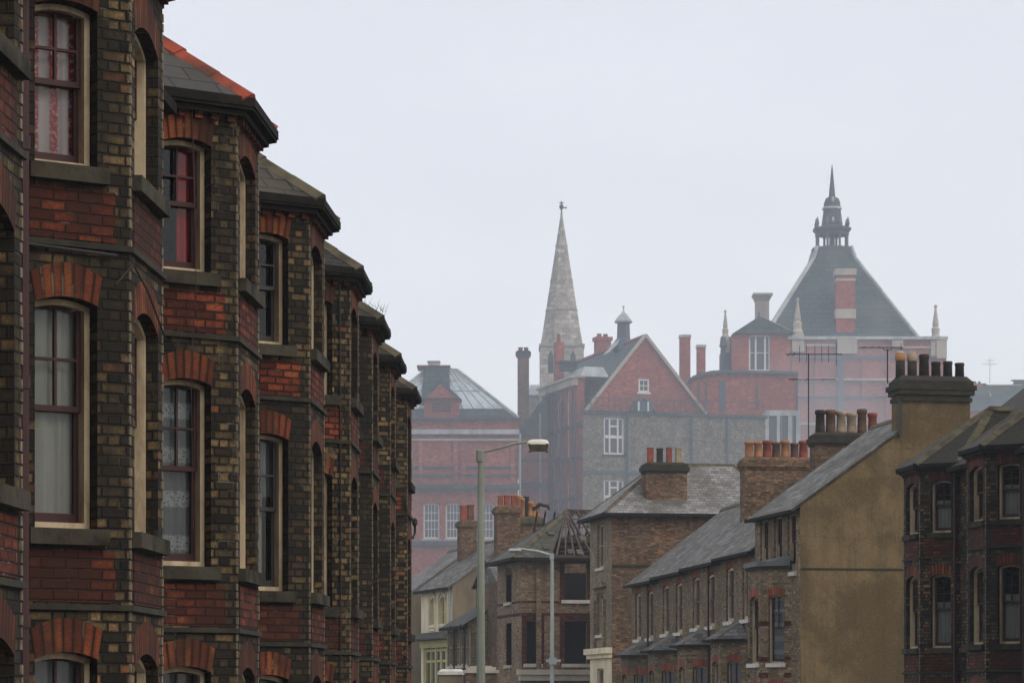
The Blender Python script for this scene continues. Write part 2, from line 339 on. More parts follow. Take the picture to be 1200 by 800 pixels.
def wall(mb,F,z0,z1,ops,reveal=.12,u0=0,u1=None):
    """ops: list of (ua,ub,za,zcrown,rise); columns must not overlap unless equal"""
    u1=F.W if u1 is None else u1
    cols={}
    for o in ops: cols.setdefault((round(o[0],4),round(o[1],4)),[]).append(o)
    cur=u0
    def rect(a,b,c,d):
        if b-a>1e-4 and d-c>1e-4: mb.quad(F.P(a,0,c),F.P(b,0,c),F.P(b,0,d),F.P(a,0,d))
    for (a,b),lst in sorted(cols.items()):
        rect(cur,a,z0,z1); cur=b; lst.sort(key=lambda o:o[2])
        zc=z0; prev=None
        for o in lst+[None]:
            zt=o[2] if o else z1
            if prev is None: rect(a,b,zc,zt)
            else:
                ar=arcpts(a,b,prev[3]-prev[4],prev[4])
                mb.poly([F.P(p,0,q) for p,q in ar]+[F.P(b,0,zt),F.P(a,0,zt)])
            prev=o
            if o:
                za,zs=o[2],o[3]-o[4]
                mb.quad(F.P(a,0,za),F.P(a,0,zs),F.P(a,-reveal,zs),F.P(a,-reveal,za))
                mb.quad(F.P(b,0,zs),F.P(b,0,za),F.P(b,-reveal,za),F.P(b,-reveal,zs))
                mb.quad(F.P(b,0,za),F.P(a,0,za),F.P(a,-reveal,za),F.P(b,-reveal,za))
                ar=arcpts(a,b,zs,o[4])
                for (p,q),(p2,q2) in zip(ar,ar[1:]):
                    mb.quad(F.P(p,0,q),F.P(p2,0,q2),F.P(p2,-reveal,q2),F.P(p,-reveal,q))
    rect(cur,u1,z0,z1)
def ring(mb,F,u0,u1,z0,zs,rise,w,d0,d1,wb=None):
    """window ring (frame): outer outline with an arched head, inner offset by w"""
    wb=wb or w
    F.box(mb,u0,u0+w,d0,d1,z0,zs); F.box(mb,u1-w,u1,d0,d1,z0,zs); F.box(mb,u0+w,u1-w,d0,d1,z0,z0+wb)
    # head: arched on top, flat-arched beneath
    top=arcpts(u0,u1,zs,rise,8); bot=[(p,q-w*1.0) for p,q in top]
    for i in range(len(top)-1):
        (a,ta),(b,tb)=top[i],top[i+1]; (_,ba),(_,bb)=bot[i],bot[i+1]
        mb.prism([F.P(a,d1,ba),F.P(b,d1,bb),F.P(b,d0,bb),F.P(a,d0,ba)],[F.P(a,d1,ta),F.P(b,d1,tb),F.P(b,d0,tb),F.P(a,d0,ta)])
def archstone(F,u0,u1,zs,rise,t,parent,mat,d=.004,ext=.0,depth=.05):
    mb=MB(); n=10
    lo=arcpts(u0,u1,zs,rise,n) if rise>0 else [(u0+(u1-u0)*i/n,zs) for i in range(n+1)]
    uc=(u0+u1)/2; hw=(u1-u0)/2
    up=[]
    for (p,q) in lo:
        s=(p-uc)/hw; up.append((p+s*ext,q+t*(1-.15*s*s)))
    for i in range(n):
        (a,b),(c,e)=lo[i],lo[i+1]; (a2,b2),(c2,e2)=up[i],up[i+1]
        mb.quad(F.P(a,d,b),F.P(c,d,e),F.P(c2,d,e2),F.P(a2,d,b2),uv=[(a,.02),(c,.02),(c,.98),(a,.98)])
        mb.quad(F.P(c,d,e),F.P(a,d,b),F.P(a,-depth,b),F.P(c,-depth,e),uv=[(c,.3),(a,.3),(a,.7),(c,.7)])
        mb.quad(F.P(a2,d,b2),F.P(c2,d,e2),F.P(c2,-.02,e2),F.P(a2,-.02,b2),uv=[(a,.3),(c,.3),(c,.7),(a,.7)])
    for (a,b),(a2,b2),fl in ((lo[0],up[0],0),(lo[-1],up[-1],1)):
        q=[F.P(a,d,b),F.P(a2,d,b2),F.P(a2,-.02,b2),F.P(a,-.02,b)]
        mb.poly(q if not fl else q[::-1],uv=[(.04,.02),(.04,.98),(.04,.98),(.04,.02)])
    return mb.build('brick_arch',mat,parent)
def curtain(F,u0,u1,z0,z1,d,parent,mat,amp=.018,per=.13,n=None):
    mb=MB(); n=n or max(8,int((u1-u0)/.02)); ph=random.random()*6
    pts=[(u0+(u1-u0)*i/n, d+amp*math.sin(2*math.pi*(u0+(u1-u0)*i/n)/per+ph+.8*math.sin(i*.37))) for i in range(n+1)]
    for (a,x),(b,y) in zip(pts,pts[1:]): mb.quad(F.P(a,x,z0),F.P(b,y,z0),F.P(b,y,z1),F.P(a,x,z1),uv=[(a,z0),(b,z0),(b,z1),(a,z1)])
    return mb.build('curtain',mat,parent)
def window(F,u0,u1,z0,z1,rise,parent,frame='frame',sash='sash',cur=None,arch=None,archt=.26,sill='stone',fw=.045,rec=.13,bars='2x2',glassm='glass',sillt=.125,sillw=.12,sillp=.08,full=True,archext=.06,room=False,archrise=None):
    """window > sash, pane, curtain, sill, brick_arch"""
    zs=z1-rise; e=.004
    mb=MB(); ring(mb,F,u0+e,u1-e,z0+e,zs,max(rise-e,0),fw,-rec-(.2 if full else .1),-rec,fw*1.1)
    w=mb.build('window',M[frame],parent)
    a,b=u0+fw,u1-fw; zb,zt=z0+fw*.9,z1-fw-.01
    zm=zb+(zt-zb)*.52; um=(a+b)/2; g=.02
    if full:
        s=.04; mb=MB()                       # upper sash, outer
        d0,d1=-rec-.105,-rec-.065
        top=min(zt,zs+rise*.2-fw*.2); F.box(mb,a,a+s,d0,d1,zm,top); F.box(mb,b-s,b,d0,d1,zm,top); F.box(mb,a+s,b-s,d0,d1,zm,zm+.045); F.box(mb,a+s,b-s,d0,d1,top-s*.3,z1-fw*.6)
        if '2' in bars:
            F.box(mb,um-g/2,um+g/2,d0,d1,zm+.045,top)
            zc=(zm+top)/2; F.box(mb,a+s,um-g/2,d0,d1,zc-g/2,zc+g/2); F.box(mb,um+g/2,b-s,d0,d1,zc-g/2,zc+g/2)
        mb.build('sash',M[sash],w)
        mb=MB(); d0,d1=-rec-.15,-rec-.11
        F.box(mb,a,a+s,d0,d1,zb,zm+.04); F.box(mb,b-s,b,d0,d1,zb,zm+.04); F.box(mb,a+s,b-s,d0,d1,zb,zb+.09); F.box(mb,a+s,b-s,d0,d1,zm,zm+.04)
        if bars=='2x2+2': F.box(mb,um-g/2,um+g/2,d0,d1,zb+.09,zm)
        mb.build('sash',M[sash],w)
    else:
        mb=MB(); d0,d1=-rec-.07,-rec-.02
        F.box(mb,a,b,d0,d1,zm-.03,zm+.03)
        nb={'1':0,'2x2':1,'2x2+2':1,'3':2,'4':3}.get(bars,1)
        for k in range(nb): uu=a+(b-a)*(k+1)/(nb+1); F.box(mb,uu-.02,uu+.02,d0,d1,zb,zm-.03); F.box(mb,uu-.02,uu+.02,d0,d1,zm+.03,zt+.02)
        if bars in('3','4'):
            for zz in (zb+(zm-zb)*.5, zm+(zt-zm)*.5):
                us=[a]+[a+(b-a)*(k+1)/(nb+1) for k in range(nb)]+[b]
                for x,y in zip(us,us[1:]): F.box(mb,x+.02,y-.02,d0,d1,zz-.02,zz+.02)
        mb.build('sash',M[sash],w)
    gd=rec+(.13 if full else .06)
    mb=MB(); mb.quad(F.P(a,-gd,zb),F.P(b,-gd,zb),F.P(b,-gd,z1-fw*.5),F.P(a,-gd,z1-fw*.5)); mb.build('pane',M[glassm],w)
    if cur:
        for c in cur:   # (material, fraction u0, u1, z0, z1)
            curtain(F,a-.02+(b-a+.04)*c[1],a-.02+(b-a+.04)*c[2],zb+(z1-zb)*c[3],zb+(z1-zb)*c[4],-rec-.19,w,M[c[0]])
    if arch: archstone(F,u0,u1,zs if archrise is None else z1+.0,rise if archrise is None else archrise,archt,w,M[arch],ext=archext)
    if sill:
        mb=MB(); F.box(mb,u0-sillw,u1+sillw,-.05,sillp,z0-sillt,z0-.002); mb.build('sill',M[sill],w)
    return w

def offset(pts,o):
    """offset an open outline outward (to the right of its direction)"""
    P=[Vector(p) for p in pts]; res=[]
    for i,p in enumerate(P):
        ns=[]
        if i>0: t=(P[i]-P[i-1]).normalized(); ns.append(Vector((t.y,-t.x)))
        if i<len(P)-1: t=(P[i+1]-P[i]).normalized(); ns.append(Vector((t.y,-t.x)))
        if len(ns)==1: res.append(p+ns[0]*o)
        else:
            n=(ns[0]+ns[1]).normalized(); res.append(p+n*o/max(.3,n.dot(ns[0])))
    return res
def band(mb,pts,o0,o1,z0,z1,z0b=None):
    A=offset(pts,o0); B=offset(pts,o1); z0b=z0 if z0b is None else z0b
    for i in range(len(pts)-1):
        q=[(B[i],z0b),(B[i+1],z0b),(A[i+1],z0),(A[i],z0)]; t=[(B[i],z1),(B[i+1],z1),(A[i+1],z1),(A[i],z1)]
        mb.prism([(p.x,p.y,z) for p,z in q],[(p.x,p.y,z) for p,z in t])

POTS={'r':'potred','o':'potorange','b':'potbuff','d':'potdark','w':'potwhite','n':'potbrown'}
def chimney(parent,x0,x1,y0,y1,zb,zt,mat,pots,poth=.7,cap='corbel',potr=.13,square=False,hs=None,capmat=None,along='x'):
    """brick stack > corbelled cap, pots"""
    mb=MB(); mb.box(x0,x1,y0,y1,zb,zt-.3); c=mb.build('chimney',M[mat],parent)
    mb=MB(); mb.box(x0-.05,x1+.05,y0-.05,y1+.05,zt-.36,zt-.28); mb.box(x0-.10,x1+.10,y0-.10,y1+.10,zt-.28,zt-.10); mb.box(x0-.05,x1+.05,y0-.05,y1+.05,zt-.10,zt)
    mb.prism([(x0-.02,y0-.02,zt),(x1+.02,y0-.02,zt),(x1+.02,y1+.02,zt),(x0-.02,y1+.02,zt)],[(x0+.12,y0+.1,zt+.1),(x1-.12,y0+.1,zt+.1),(x1-.12,y1-.1,zt+.1),(x0+.12,y1-.1,zt+.1)])
    mb.build('chimney_cap',M[capmat or cap],c)
    n=len(pots)
    for i,k in enumerate(pots):
        t=(i+.5)/n; px,py=(x0+.08+(x1-x0-.16)*t,(y0+y1)/2) if along=='x' else ((x0+x1)/2,y0+.08+(y1-y0-.16)*t)
        h=poth*(hs[i] if hs else random.uniform(.9,1.08)); r=potr*random.uniform(.92,1.06); mb=MB()
        if square: mb.lathe(px,py,[(r*1.35,zt+.06),(r*1.3,zt+h*.9),(r*1.45,zt+h*.9),(r*1.45,zt+h),(r*1.1,zt+h),(r*1.1,zt+h-.15)],4,math.pi/4)
        else: mb.lathe(px,py,[(r*1.12,zt+.04),(r*1.05,zt+h*.25),(r*.95,zt+h*.82),(r*1.15,zt+h*.84),(r*1.18,zt+h*.95),(r*1.05,zt+h),(r*.8,zt+h),(r*.8,zt+h-.2)],14)
        mb.build('chimney_pot',M[POTS[k]],c,smooth=not square)
    return c
def roofslab(mb,pts,t=.08):
    """slab under a planar roof polygon given counter-clockwise from above"""
    bot=[(p[0],p[1],p[2]-t) for p in pts]; mb.prism(bot,pts)
def hiptile(mb,p,q,w=.095,seg=.42,lift=.0):
    """angular saddle tiles laid along a hip or ridge"""
    p=Vector(p);q=Vector(q);L=(q-p).length;n=max(1,int(round(L/seg)));d=(q-p)/L
    sd=d.cross(Vector((0,0,1))).normalized(); up=sd.cross(d).normalized()
    k=.62 if abs(d.z)<.1 else .42
    for i in range(n):
        j=random.uniform(-.008,.008)
        a=p+d*(L*i/n)+up*(lift+j); b=p+d*(L*(i+1)/n+.02)+up*(lift+j-.006); ws=w*random.uniform(.97,1.05)
        def sec(c,ws): return [c-sd*ws*1.35-up*ws*k*1.5, c-sd*ws*1.35-up*ws*(k*1.5-.25), c-sd*ws*.25+up*ws*.42, c+sd*ws*.25+up*ws*.42, c+sd*ws*1.35-up*ws*(k*1.5-.25), c+sd*ws*1.35-up*ws*k*1.5]
        mb.prism(sec(a,ws),sec(b,ws))

# ------------------------------------------------------------------ the Victorian bay-fronted house
CA,CB=1.32,.70; BD=.82
def house(label,rz,Bw,near_is_high,c,wl,wr,depth=8.0,eave=8.45,pitch=38,levels=3,wallm='stock',roofm='slate_diamond',hipm='hip_grey',
          curt=None,group=None,baytop='hip',bayz=None,arch='arch',sill='stone',frame='frame',uppers=(),sash='sash',lv=((1.25,3.12),(4.06,5.83),(6.83,8.09)),
          dl=0,chim=('o','r','d','o'),sidem=None,chz=2.0,full=True,glassm='glass',pipe=True,archu=True,panel=True,bandm=None,capm=None,chside='l',cheight=None):
    """local x along the front, -y outward. Bw = world position of the bay corner nearest the camera's vanishing side (C for low-u-near houses)"""
    A,B,C,D=(c-CA,0),(c-CB,-BD),(c+CB,-BD),(c+CA,0)
    key=Vector(C if not near_is_high else C)
    rot=Matrix.Rotation(rz,2); loc=Vector(Bw)-rot@key
    root=thing('terraced_house',label,'house',(loc.x,loc.y,0),rz,group)
    bz=bayz or eave-.05
    lvs=[l for l in lv[:levels]]
    faces=[Face(A,B),Face(B,C),Face(C,D)]
    ops=[]; 
    cant=lambda F,near:( .235,.755 ) if near=='first' else (F.W-.755,F.W-.235)
    mb=MB()
    spans=[cant(faces[0],'first'),(.2,1.2),cant(faces[2],'last')]
    rises=[.055,.12,.055]
    for F,(a,b),r in zip(faces,spans,rises):
        wall(mb,F,dl,bz,[(a,b,z0,z1,r) for z0,z1 in lvs])
    # main wall, sides, back
    FL=Face((c-wl,0),A); FR=Face(D,(c+wr,0)); top=eave
    fops=[(FR.W/2-.35,FR.W/2+.35,z0,z1,.08) for z0,z1 in lvs[1:]] if FR.W>1 and levels==3 else []
    wall(mb,FL,dl,top,[]); wall(mb,FR,dl,top,fops+([(FR.W/2-.45,FR.W/2+.45,.35,2.95,.1)] if FR.W>1 and levels==3 else []))
    if levels<3:      # upper storey runs across above the bay
        Fu=Face((c-wl,0),(c+wr,0))
        # rebuild: cut main wall to the bay height and put one full-width storey on top
        mb=MB()
        for F,(a,b),r in zip(faces,spans,rises): wall(mb,F,dl,bz,[(a,b,z0,z1,r) for z0,z1 in lvs])
        wall(mb,FL,dl,bz,[]); wall(mb,FR,dl,bz,[(FR.W/2-.45,FR.W/2+.45,.35,2.95,.1)] if FR.W>1.2 else [])
        wall(mb,Fu,bz,top,[(wl+u-w/2,wl+u+w/2,z0,z1,.08 if archu else 0) for u,w,z0,z1 in uppers])
    x0,x1=c-wl,c+wr; rise=math.tan(R(pitch))*depth/2; zr=eave+rise
    sides=MB(); 
    for xx,fl in ((x0,0),(x1,1)):
        q=[(xx,depth,dl),(xx,0,dl),(xx,0,eave),(xx,depth/2,zr-.02),(xx,depth,eave)]
        (mb if not sidem else sides).poly(q if not fl else q[::-1])
    mb.quad((x1,depth,dl),(x0,depth,dl),(x0,depth,eave),(x1,depth,eave))
    mb.build('wall',M[wallm],root)
    if sidem: sides.build('gable_wall',M[sidem],root)
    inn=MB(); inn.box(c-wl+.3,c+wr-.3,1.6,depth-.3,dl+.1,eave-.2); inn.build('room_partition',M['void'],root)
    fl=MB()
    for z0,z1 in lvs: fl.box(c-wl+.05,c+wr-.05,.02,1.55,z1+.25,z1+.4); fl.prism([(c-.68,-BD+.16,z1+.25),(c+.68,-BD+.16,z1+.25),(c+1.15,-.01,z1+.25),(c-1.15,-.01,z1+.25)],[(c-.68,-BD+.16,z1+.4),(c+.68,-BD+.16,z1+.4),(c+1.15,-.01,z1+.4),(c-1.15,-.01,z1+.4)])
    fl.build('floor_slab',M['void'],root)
    # windows
    k=0
    for li,(z0,z1) in enumerate(lvs):
        for fi,(F,(a,b),r) in enumerate(zip(faces,spans,rises)):
            cu=None
            if curt: cu=curt(li,fi)
            window(F,a,b,z0,z1,r,root,frame=frame,sash=sash,cur=cu,arch=arch,sill=sill,full=full,glassm=glassm,sillw=.07 if fi!=1 else .12,bars='2x2' if fi!=1 else '2x2+2',archt=.26,archext=.04 if fi!=1 else .06,rec=.13 if fi!=1 else .10)
            k+=1
    for z0,z1 in fops and lvs[1:] or []:
        window(FR,FR.W/2-.35,FR.W/2+.35,z0,z1,.08,root,frame=frame,sash=sash,arch=arch,sill=sill,full=full,glassm=glassm)
    if FR.W>1:
        mbd=MB(); uu=FR.W/2; FR.box(mbd,uu-.45,uu+.45,-.2,-.13,.35,2.4); dd=mbd.build('door',M['door'],root)
        mbd=MB(); FR.box(mbd,uu+.3,uu+.36,-.13,-.09,1.3,1.36); mbd.build('handle',M['frame'],dd)
        mbd=MB(); FR.box(mbd,uu-.45,uu+.45,-.2,-.13,2.44,2.94); mbd.build('fanlight',M['glass_far'],dd)
        mbd=MB(); FR.box(mbd,uu-.7,uu+.7,0,.5,dl,.33); FR.box(mbd,uu-.7,uu+.7,.5,.8,dl,.17); mbd.build('doorstep',M['stone'],root)
    for u,w,z0,z1 in uppers:
        window(Fu,wl+u-w/2,wl+u+w/2,z0,z1,.08 if archu else 0,root,frame=frame,sash=sash,arch=arch if archu else None,sill=sill if sill=='stone_white' else sill,full=full,glassm=glassm,archt=.2,sillp=.1,sillw=.1,rec=.07,fw=.1 if not full else .055)
    # red panels and drip courses under the windows
    if panel:
        for li,(z0,z1) in enumerate(lvs):
            if z0<3: continue
            mb=MB()
            for F,(a,b) in zip(faces,spans):
                pa,pb=max(a-.05,.0),min(b+.16,F.W-.12) if F is faces[0] else min(b+.05,F.W)
                if F is faces[2]: pa,pb=max(a-.16,.12),F.W
                F.box(mb,pa+.004,pb-.004,-.02,.007,z0-.56,z0-.17)
            mb.build('brick_panel',M['red'],root)
            mb=MB(); band(mb,[A,B,C,D],-.02,.035,z0-.62,z0-.575); mb.build('string_course',M['corbel'],root)
    if bandm:
        mb=MB()
        for zz in bandm:
            for F,(a,b) in zip(faces,spans):
                for p,q in ((0,a-.004),(b+.004,F.W)):
                    if q-p>.02: F.box(mb,p,q,-.02,.006,zz,zz+.15)
        mb.build('brick_band',M['red'],root)
    if full and levels==3:      # cut bricks at the two outer corners of the bay, a course at a time
        Fm=faces[1]
        for side in (0,1):
            mb=MB(); nz=int((bz-.2-2.8)/.08); rr=random.Random(int(loc.y*10)+side)
            for q in range(nz):
                z=2.8+q*.08; wv=(.045 if q%2 else .03)+rr.uniform(-.008,.008); pr=.004+rr.random()*.008
                if rr.random()<.12: continue
                if side==0: Fm.box(mb,-.004,wv,-.02,pr,z+.006,z+.07)
                else: Fm.box(mb,Fm.W-wv,Fm.W+.004,-.02,pr,z+.006,z+.07)
            mb.build('corner_bricks',M['squint'],root)
    # eaves of the bay
    pts=[A,B,C,D]; ex=[(A[0]-.0,A[1]),]; 
    if baytop=='hip':
        mb=MB()
        for F in faces:
            n=int(F.W/.16)
            for i in range(n):
                u=(i+.25)*F.W/n; F.box(mb,u,u+.08,0,.06,bz-.16,bz-.07)
        mb.build('brick_dentils',M['red'],root)
        mb=MB(); band(mb,pts,-.05,.10,bz-.03,bz+.04); band(mb,pts,.075,.10,bz-.10,bz-.03); mb.build('soffit',M['soffit'],root)
        mb=MB(); band(mb,pts,.10,.19,bz-.02,bz+.065); band(mb,pts,.115,.175,bz-.05,bz-.02); mb.build('gutter',M['gutter'],root)
        E=offset(pts,.16); ez=bz+.075; hw=CA+.28
        apx=(c,1.15,ez+2.0*math.tan(R(41))*.84); q=(c,depth*.42,apx[2])
        if apx[2]>zr-.1: apx=(c,1.15,zr-.1); q=(c,depth*.48,zr-.1)
        e=[(E[0].x,E[0].y,ez),(E[1].x,E[1].y,ez),(E[2].x,E[2].y,ez),(E[3].x,E[3].y,ez)]
        bl=(e[0][0],depth*.35,ez+.0); br=(e[3][0],depth*.35,ez+.0)
        mb=MB()
        for tri in ([e[0],e[1],apx],[e[1],e[2],apx],[e[2],e[3],apx],[bl,e[0],apx,q],[e[3],br,q,apx]): roofslab(mb,tri,.05)
        r_=mb.build('bay_roof',M[roofm],root)
        mb=MB(); hiptile(mb,e[1],apx); hiptile(mb,e[2],apx); hiptile(mb,e[0],apx); hiptile(mb,e[3],apx); mb.build('hip_tiles',M[hipm],r_)
        mb=MB(); hiptile(mb,apx,q); mb.build('ridge_tiles',M[hipm],r_)
    elif baytop=='flat':
        mb=MB(); band(mb,pts,-.3,.14,bz-.05,bz+.1); mb.prism([(c-CA,0,bz+.02),(c-CB,-BD,bz+.02),(c+CB,-BD,bz+.02),(c+CA,0,bz+.02)],[(c-CA,-.01,bz+.28),(c-CB,-BD+.35,bz+.16),(c+CB,-BD+.35,bz+.16),(c+CA,-.01,bz+.28)])
        mb.build('bay_roof',M['vlead'],root)
        mb=MB(); band(mb,pts,-.02,.08,bz-.14,bz-.05); mb.build('cornice',M['corbel'],root)
    elif baytop=='lean':
        E=offset(pts,.22); ez=bz; t=.62
        e=[(E[0].x,-.02,ez),(E[1].x,E[1].y,ez),(E[2].x,E[2].y,ez),(E[3].x,-.02,ez)]; u0=(c-CB*.8,-.01,ez+t); u1=(c+CB*.8,-.01,ez+t)
        mb=MB()
        for tri in ([e[0],e[1],u0],[e[1],e[2],u1,u0],[e[2],e[3],u1]): roofslab(mb,tri,.05)
        mb.prism([(p[0],p[1],ez-.06) for p in e],[(p[0],p[1],ez-.052) for p in e])
        r_=mb.build('bay_roof',M[roofm],root)
        mb=MB(); band(mb,pts,.2,.28,ez-.08,ez+.0); mb.build('gutter',M['gutter'],root)
    # main roof
    ov=.28; k=math.tan(R(pitch))
    mb=MB()
    xa,xb=(x0+.0,x1-.0)
    def cut(y): return eave+.08+k*y
    if baytop=='hip':
        # front slope left and right of the bay roof plus the part above it
        roofslab(mb,[(xa,-ov,cut(-ov)),(c-CA+.1,-ov,cut(-ov)),(c-CA+.1,depth/2,cut(depth/2)),(xa,depth/2,cut(depth/2))],.06)
        roofslab(mb,[(c+CA-.1,-ov,cut(-ov)),(xb,-ov,cut(-ov)),(xb,depth/2,cut(depth/2)),(c+CA-.1,depth/2,cut(depth/2))],.06)
        roofslab(mb,[(c-CA+.1,.3,cut(.3)),(c+CA-.1,.3,cut(.3)),(c+CA-.1,depth/2,cut(depth/2)),(c-CA+.1,depth/2,cut(depth/2))],.06)
    else: roofslab(mb,[(xa,-ov,cut(-ov)),(xb,-ov,cut(-ov)),(xb,depth/2,cut(depth/2)),(xa,depth/2,cut(depth/2))],.06)
    roofslab(mb,[(xb,depth+ov,cut(-ov)),(xa,depth+ov,cut(-ov)),(xa,depth/2,cut(depth/2)),(xb,depth/2,cut(depth/2))],.06)
    rf=mb.build('roof',M[roofm],root)
    mb=MB(); hiptile(mb,(xa,depth/2,cut(depth/2)),(xb-.05,depth/2,cut(depth/2)),.12); mb.build('ridge_tiles',M[hipm],rf)
    mb=MB()
    if baytop=='hip':
        for p,q in ((xa,c-CA-.02),(c+CA+.02,xb)):
            if q-p>.1: mb.box(p,q,-ov-.08,-ov+.02,cut(-ov)-.12,cut(-ov)-.02); mb.box(p,q,-ov+.02,0.0,cut(-ov)-.10,cut(-ov)-.07)
    else: mb.box(xa,xb,-ov-.08,-ov+.02,cut(-ov)-.12,cut(-ov)-.02); mb.box(xa,xb,-ov+.02,0.0,cut(-ov)-.10,cut(-ov)-.07)
    mb.build('eaves_gutter',M['gutter'],root)
    if chim:
        cw=2.4; yc=depth/2
        if chside=='l': xs=(x0+.02,x0+.72)
        else: xs=(x1-.72,x1-.02)
        chimney(root,xs[0],xs[1],yc-cw/2,yc+cw/2,eave+1.0,zr+(cheight or 1.5),capm or 'brown_brick',chim,along='y')
    if pipe:
        mb=MB(); px=c-wl+.12 if not near_is_high else c+wr-.12
        sg=-1 if not near_is_high else 1; px=c+sg*(CA-.03); mb.tube([(px,-.13,dl),(px,-.13,eave-.45),(px+sg*.1,-.16,eave-.08)],.04,8)
        for z in (1.5,3.3,5.1,6.9):
            if z<eave-.5: mb.tube([(px,-.13,z),(px,-.13,z+.1)],.052,8)
        mb.build('downpipe',M['pipe'],root)
    return root

# ================================================================== LEFT TERRACE
LC=[(-3.17,18.2),(-2.88,23.2),(-2.54,28.2),(-2.23,33.4),(-2.10,38.5),(-2.05,43.2),(-1.98,47.8),(-1.885,52.7)]
LY=[3.3,3.3,3.3,3.0,1.4,1.0,1.0,1.0]
def curtL(i):
    T={1:{(2,0):[('strip',0,1,0,1)],(1,0):[('net',0,1,0,1)],(2,1):[('net',0,1,0,1)],(1,1):[('net',0,1,0,1)],(0,0):[('greycurt',0,1,0,1)]},
       2:{(2,0):[('redcurt',.62,.95,0,1)],(1,0):[('lace',0,.95,0,1)],(1,1):[('net',0,1,0,1)],(0,0):[('greycurt',0,1,0,1)]},
       3:{(2,0):[('greycurt',0,.4,.0,.5)],(1,0):[('net',0,.7,0,.62),('greycurt',0,1,.6,1)],(1,1):[('net',0,1,0,1)]},
       0:{(2,1):[('net',0,1,0,1)],(1,1):[('net',0,1,0,1)]}}
    def f(li,fi):
        d=T.get(i)
        if d is None: 
            random.seed(i*31+li*5+fi); return [(random.choice(['net','greycurt','lace']),0,1,0,1)] if random.random()<.7 else None
        return d.get((li,fi))
    return f
LL=['nearest sooty yellow brick bay-fronted house cut off by the left edge of the photo',
 'bay-fronted brick house with red flowered curtain in its top window and white net below',
 'bay-fronted brick house with bright red ridge tiles on its bay roof hip',
 'bay-fronted brick house with patterned slates on its hipped bay, just beyond the red-tiled hip',
 'bay-fronted brick house with mossy tiles, just beyond the one with patterned slates',
 'narrow slice of brick bay house with broken ragged tiles and a tuft on its hip',
 'brick bay house second from the far end of the left terrace',
 'last brick bay house of the left terrace, with an iron bracket on its end']
for i,(cw,ya) in enumerate(zip(LC,LY)):
    def gap(j): return (Vector(LC[j+1])-Vector(LC[j])).length/2
    wl=gap(i-1) if i>0 else 2.5; wr=gap(i) if i<7 else 1.9
    bzv=8.62 if i==1 else 8.44
    h=house(LL[i],R(90-ya),cw,False,0.0,wl,wr,eave=8.5,bayz=bzv,roofm='slate_diamond' if i==3 else ('slate_dark' if i in(1,2) else 'slate_moss'),
        hipm='hip_red' if i==2 else 'hip_grey',sash='sash' if i not in (3,6) else 'sash_dark',curt=curtL(i),group='bay-fronted brick houses of the left terrace',chim=('o','r','d','b'),capm='stock',chside='l')
    h.location.z={0:.08,1:.05,2:.0,3:-.03,4:-.04}.get(i,-.05)
    if i==7:      # iron bracket on the end bay
        mb=MB(); u=CA+.02
        mb.tube([(CB+.02,-BD+.1,5.95),(CB+.24,-BD-.02,5.9),(CB+.34,-BD-.05,6.0),(CB+.32,-BD-.05,6.14)],.025,6); mb.lathe(CB+.32,-BD-.05,[(.02,6.12),(.05,6.16),(.05,6.24),(.02,6.28)],8)
        mb.build('iron_bracket',M['iron'],h)
    if i in (1,2,4):
        F=Face((-CA,0),(-CB,-BD)); F2=Face((-CB,-BD),(CB,-BD)); mb=MB()
        if i==2: mb.tube([F.P(.52,.06,8.4),F.P(.53,.13,6.7),F.P(.5,.08,5.9),F.P(.54,.05,4.4)],.0045,5)
        if i==1: mb.tube([F.P(.9,.02,5.95),F2.P(.0,.03,6.12),F2.P(.5,.05,5.98),F2.P(1.38,.03,5.72)],.008,5); mb.tube([F.P(.0,.05,6.2),F.P(.35,.04,6.19),F.P(.9,.045,6.17)],.012,5)
        if i==4: mb.tube([F.P(.85,.03,8.3),F.P(.87,.02,5.0),F.P(.86,.03,3.0)],.011,5)
        mb.build('cable',M['pipe' if i==2 else 'iron'],h)
    if i==5:
        mb=MB(); random.seed(5)
        for k in range(26):
            b=Vector((CB*.6+random.uniform(-.2,.2),-BD+random.uniform(-.15,.25),8.72+random.uniform(0,.1))); t=b+Vector((random.uniform(-.12,.12),random.uniform(-.12,.12),random.uniform(.08,.22))); s_=Vector((.012,.006,0))
            mb.poly([b-s_,b+s_,t])
        mb.build('weed_tuft',M['earth'],h)
random.seed(11)
# ================================================================== RIGHT TERRACE (same houses across the street)
def curtR(i):
    def f(li,fi):
        if li==1 or fi==2: return [(['net','lace','net'][fi],0,1,0,.62 if fi==2 else 1)]
        return [('greycurt',0,1,0,.5)]
    return f
RC=[(9.85,68.0),(10.6,63.0),(11.2,57.9),(11.7,52.8),(12.1,47.7),(12.4,42.6),(12.6,37.5)]  # last five are out of view, added along the row to darken the left terrace
RLB=['dark brick bay-fronted house built against the tall rendered gable wall','nearest dark brick bay-fronted house at the right edge of the photo']+['%s dark brick bay-fronted house outside the right edge, nearer than the photo shows'%x for x in('first','second','third','fourth','fifth')]
for i,cw in enumerate(RC):
    house(RLB[i],R(-82),cw,True,0.0,2.1 if i==0 else 2.53,2.53 if i==0 else 2.6,eave=8.5,bayz=8.42,roofm='slate_moss',curt=curtR(i),group='dark bay houses of the right terrace',chim=None if i==0 else ('o','d','r','b'),chside='r',capm='stock')

# ================================================================== RENDERED GABLE HOUSE
a=R(11); K=Vector((8.8,86.0)); dr=Vector((-math.sin(a),math.cos(a)))   # away direction
cS=0; wrS=2.25; wlS=2.75
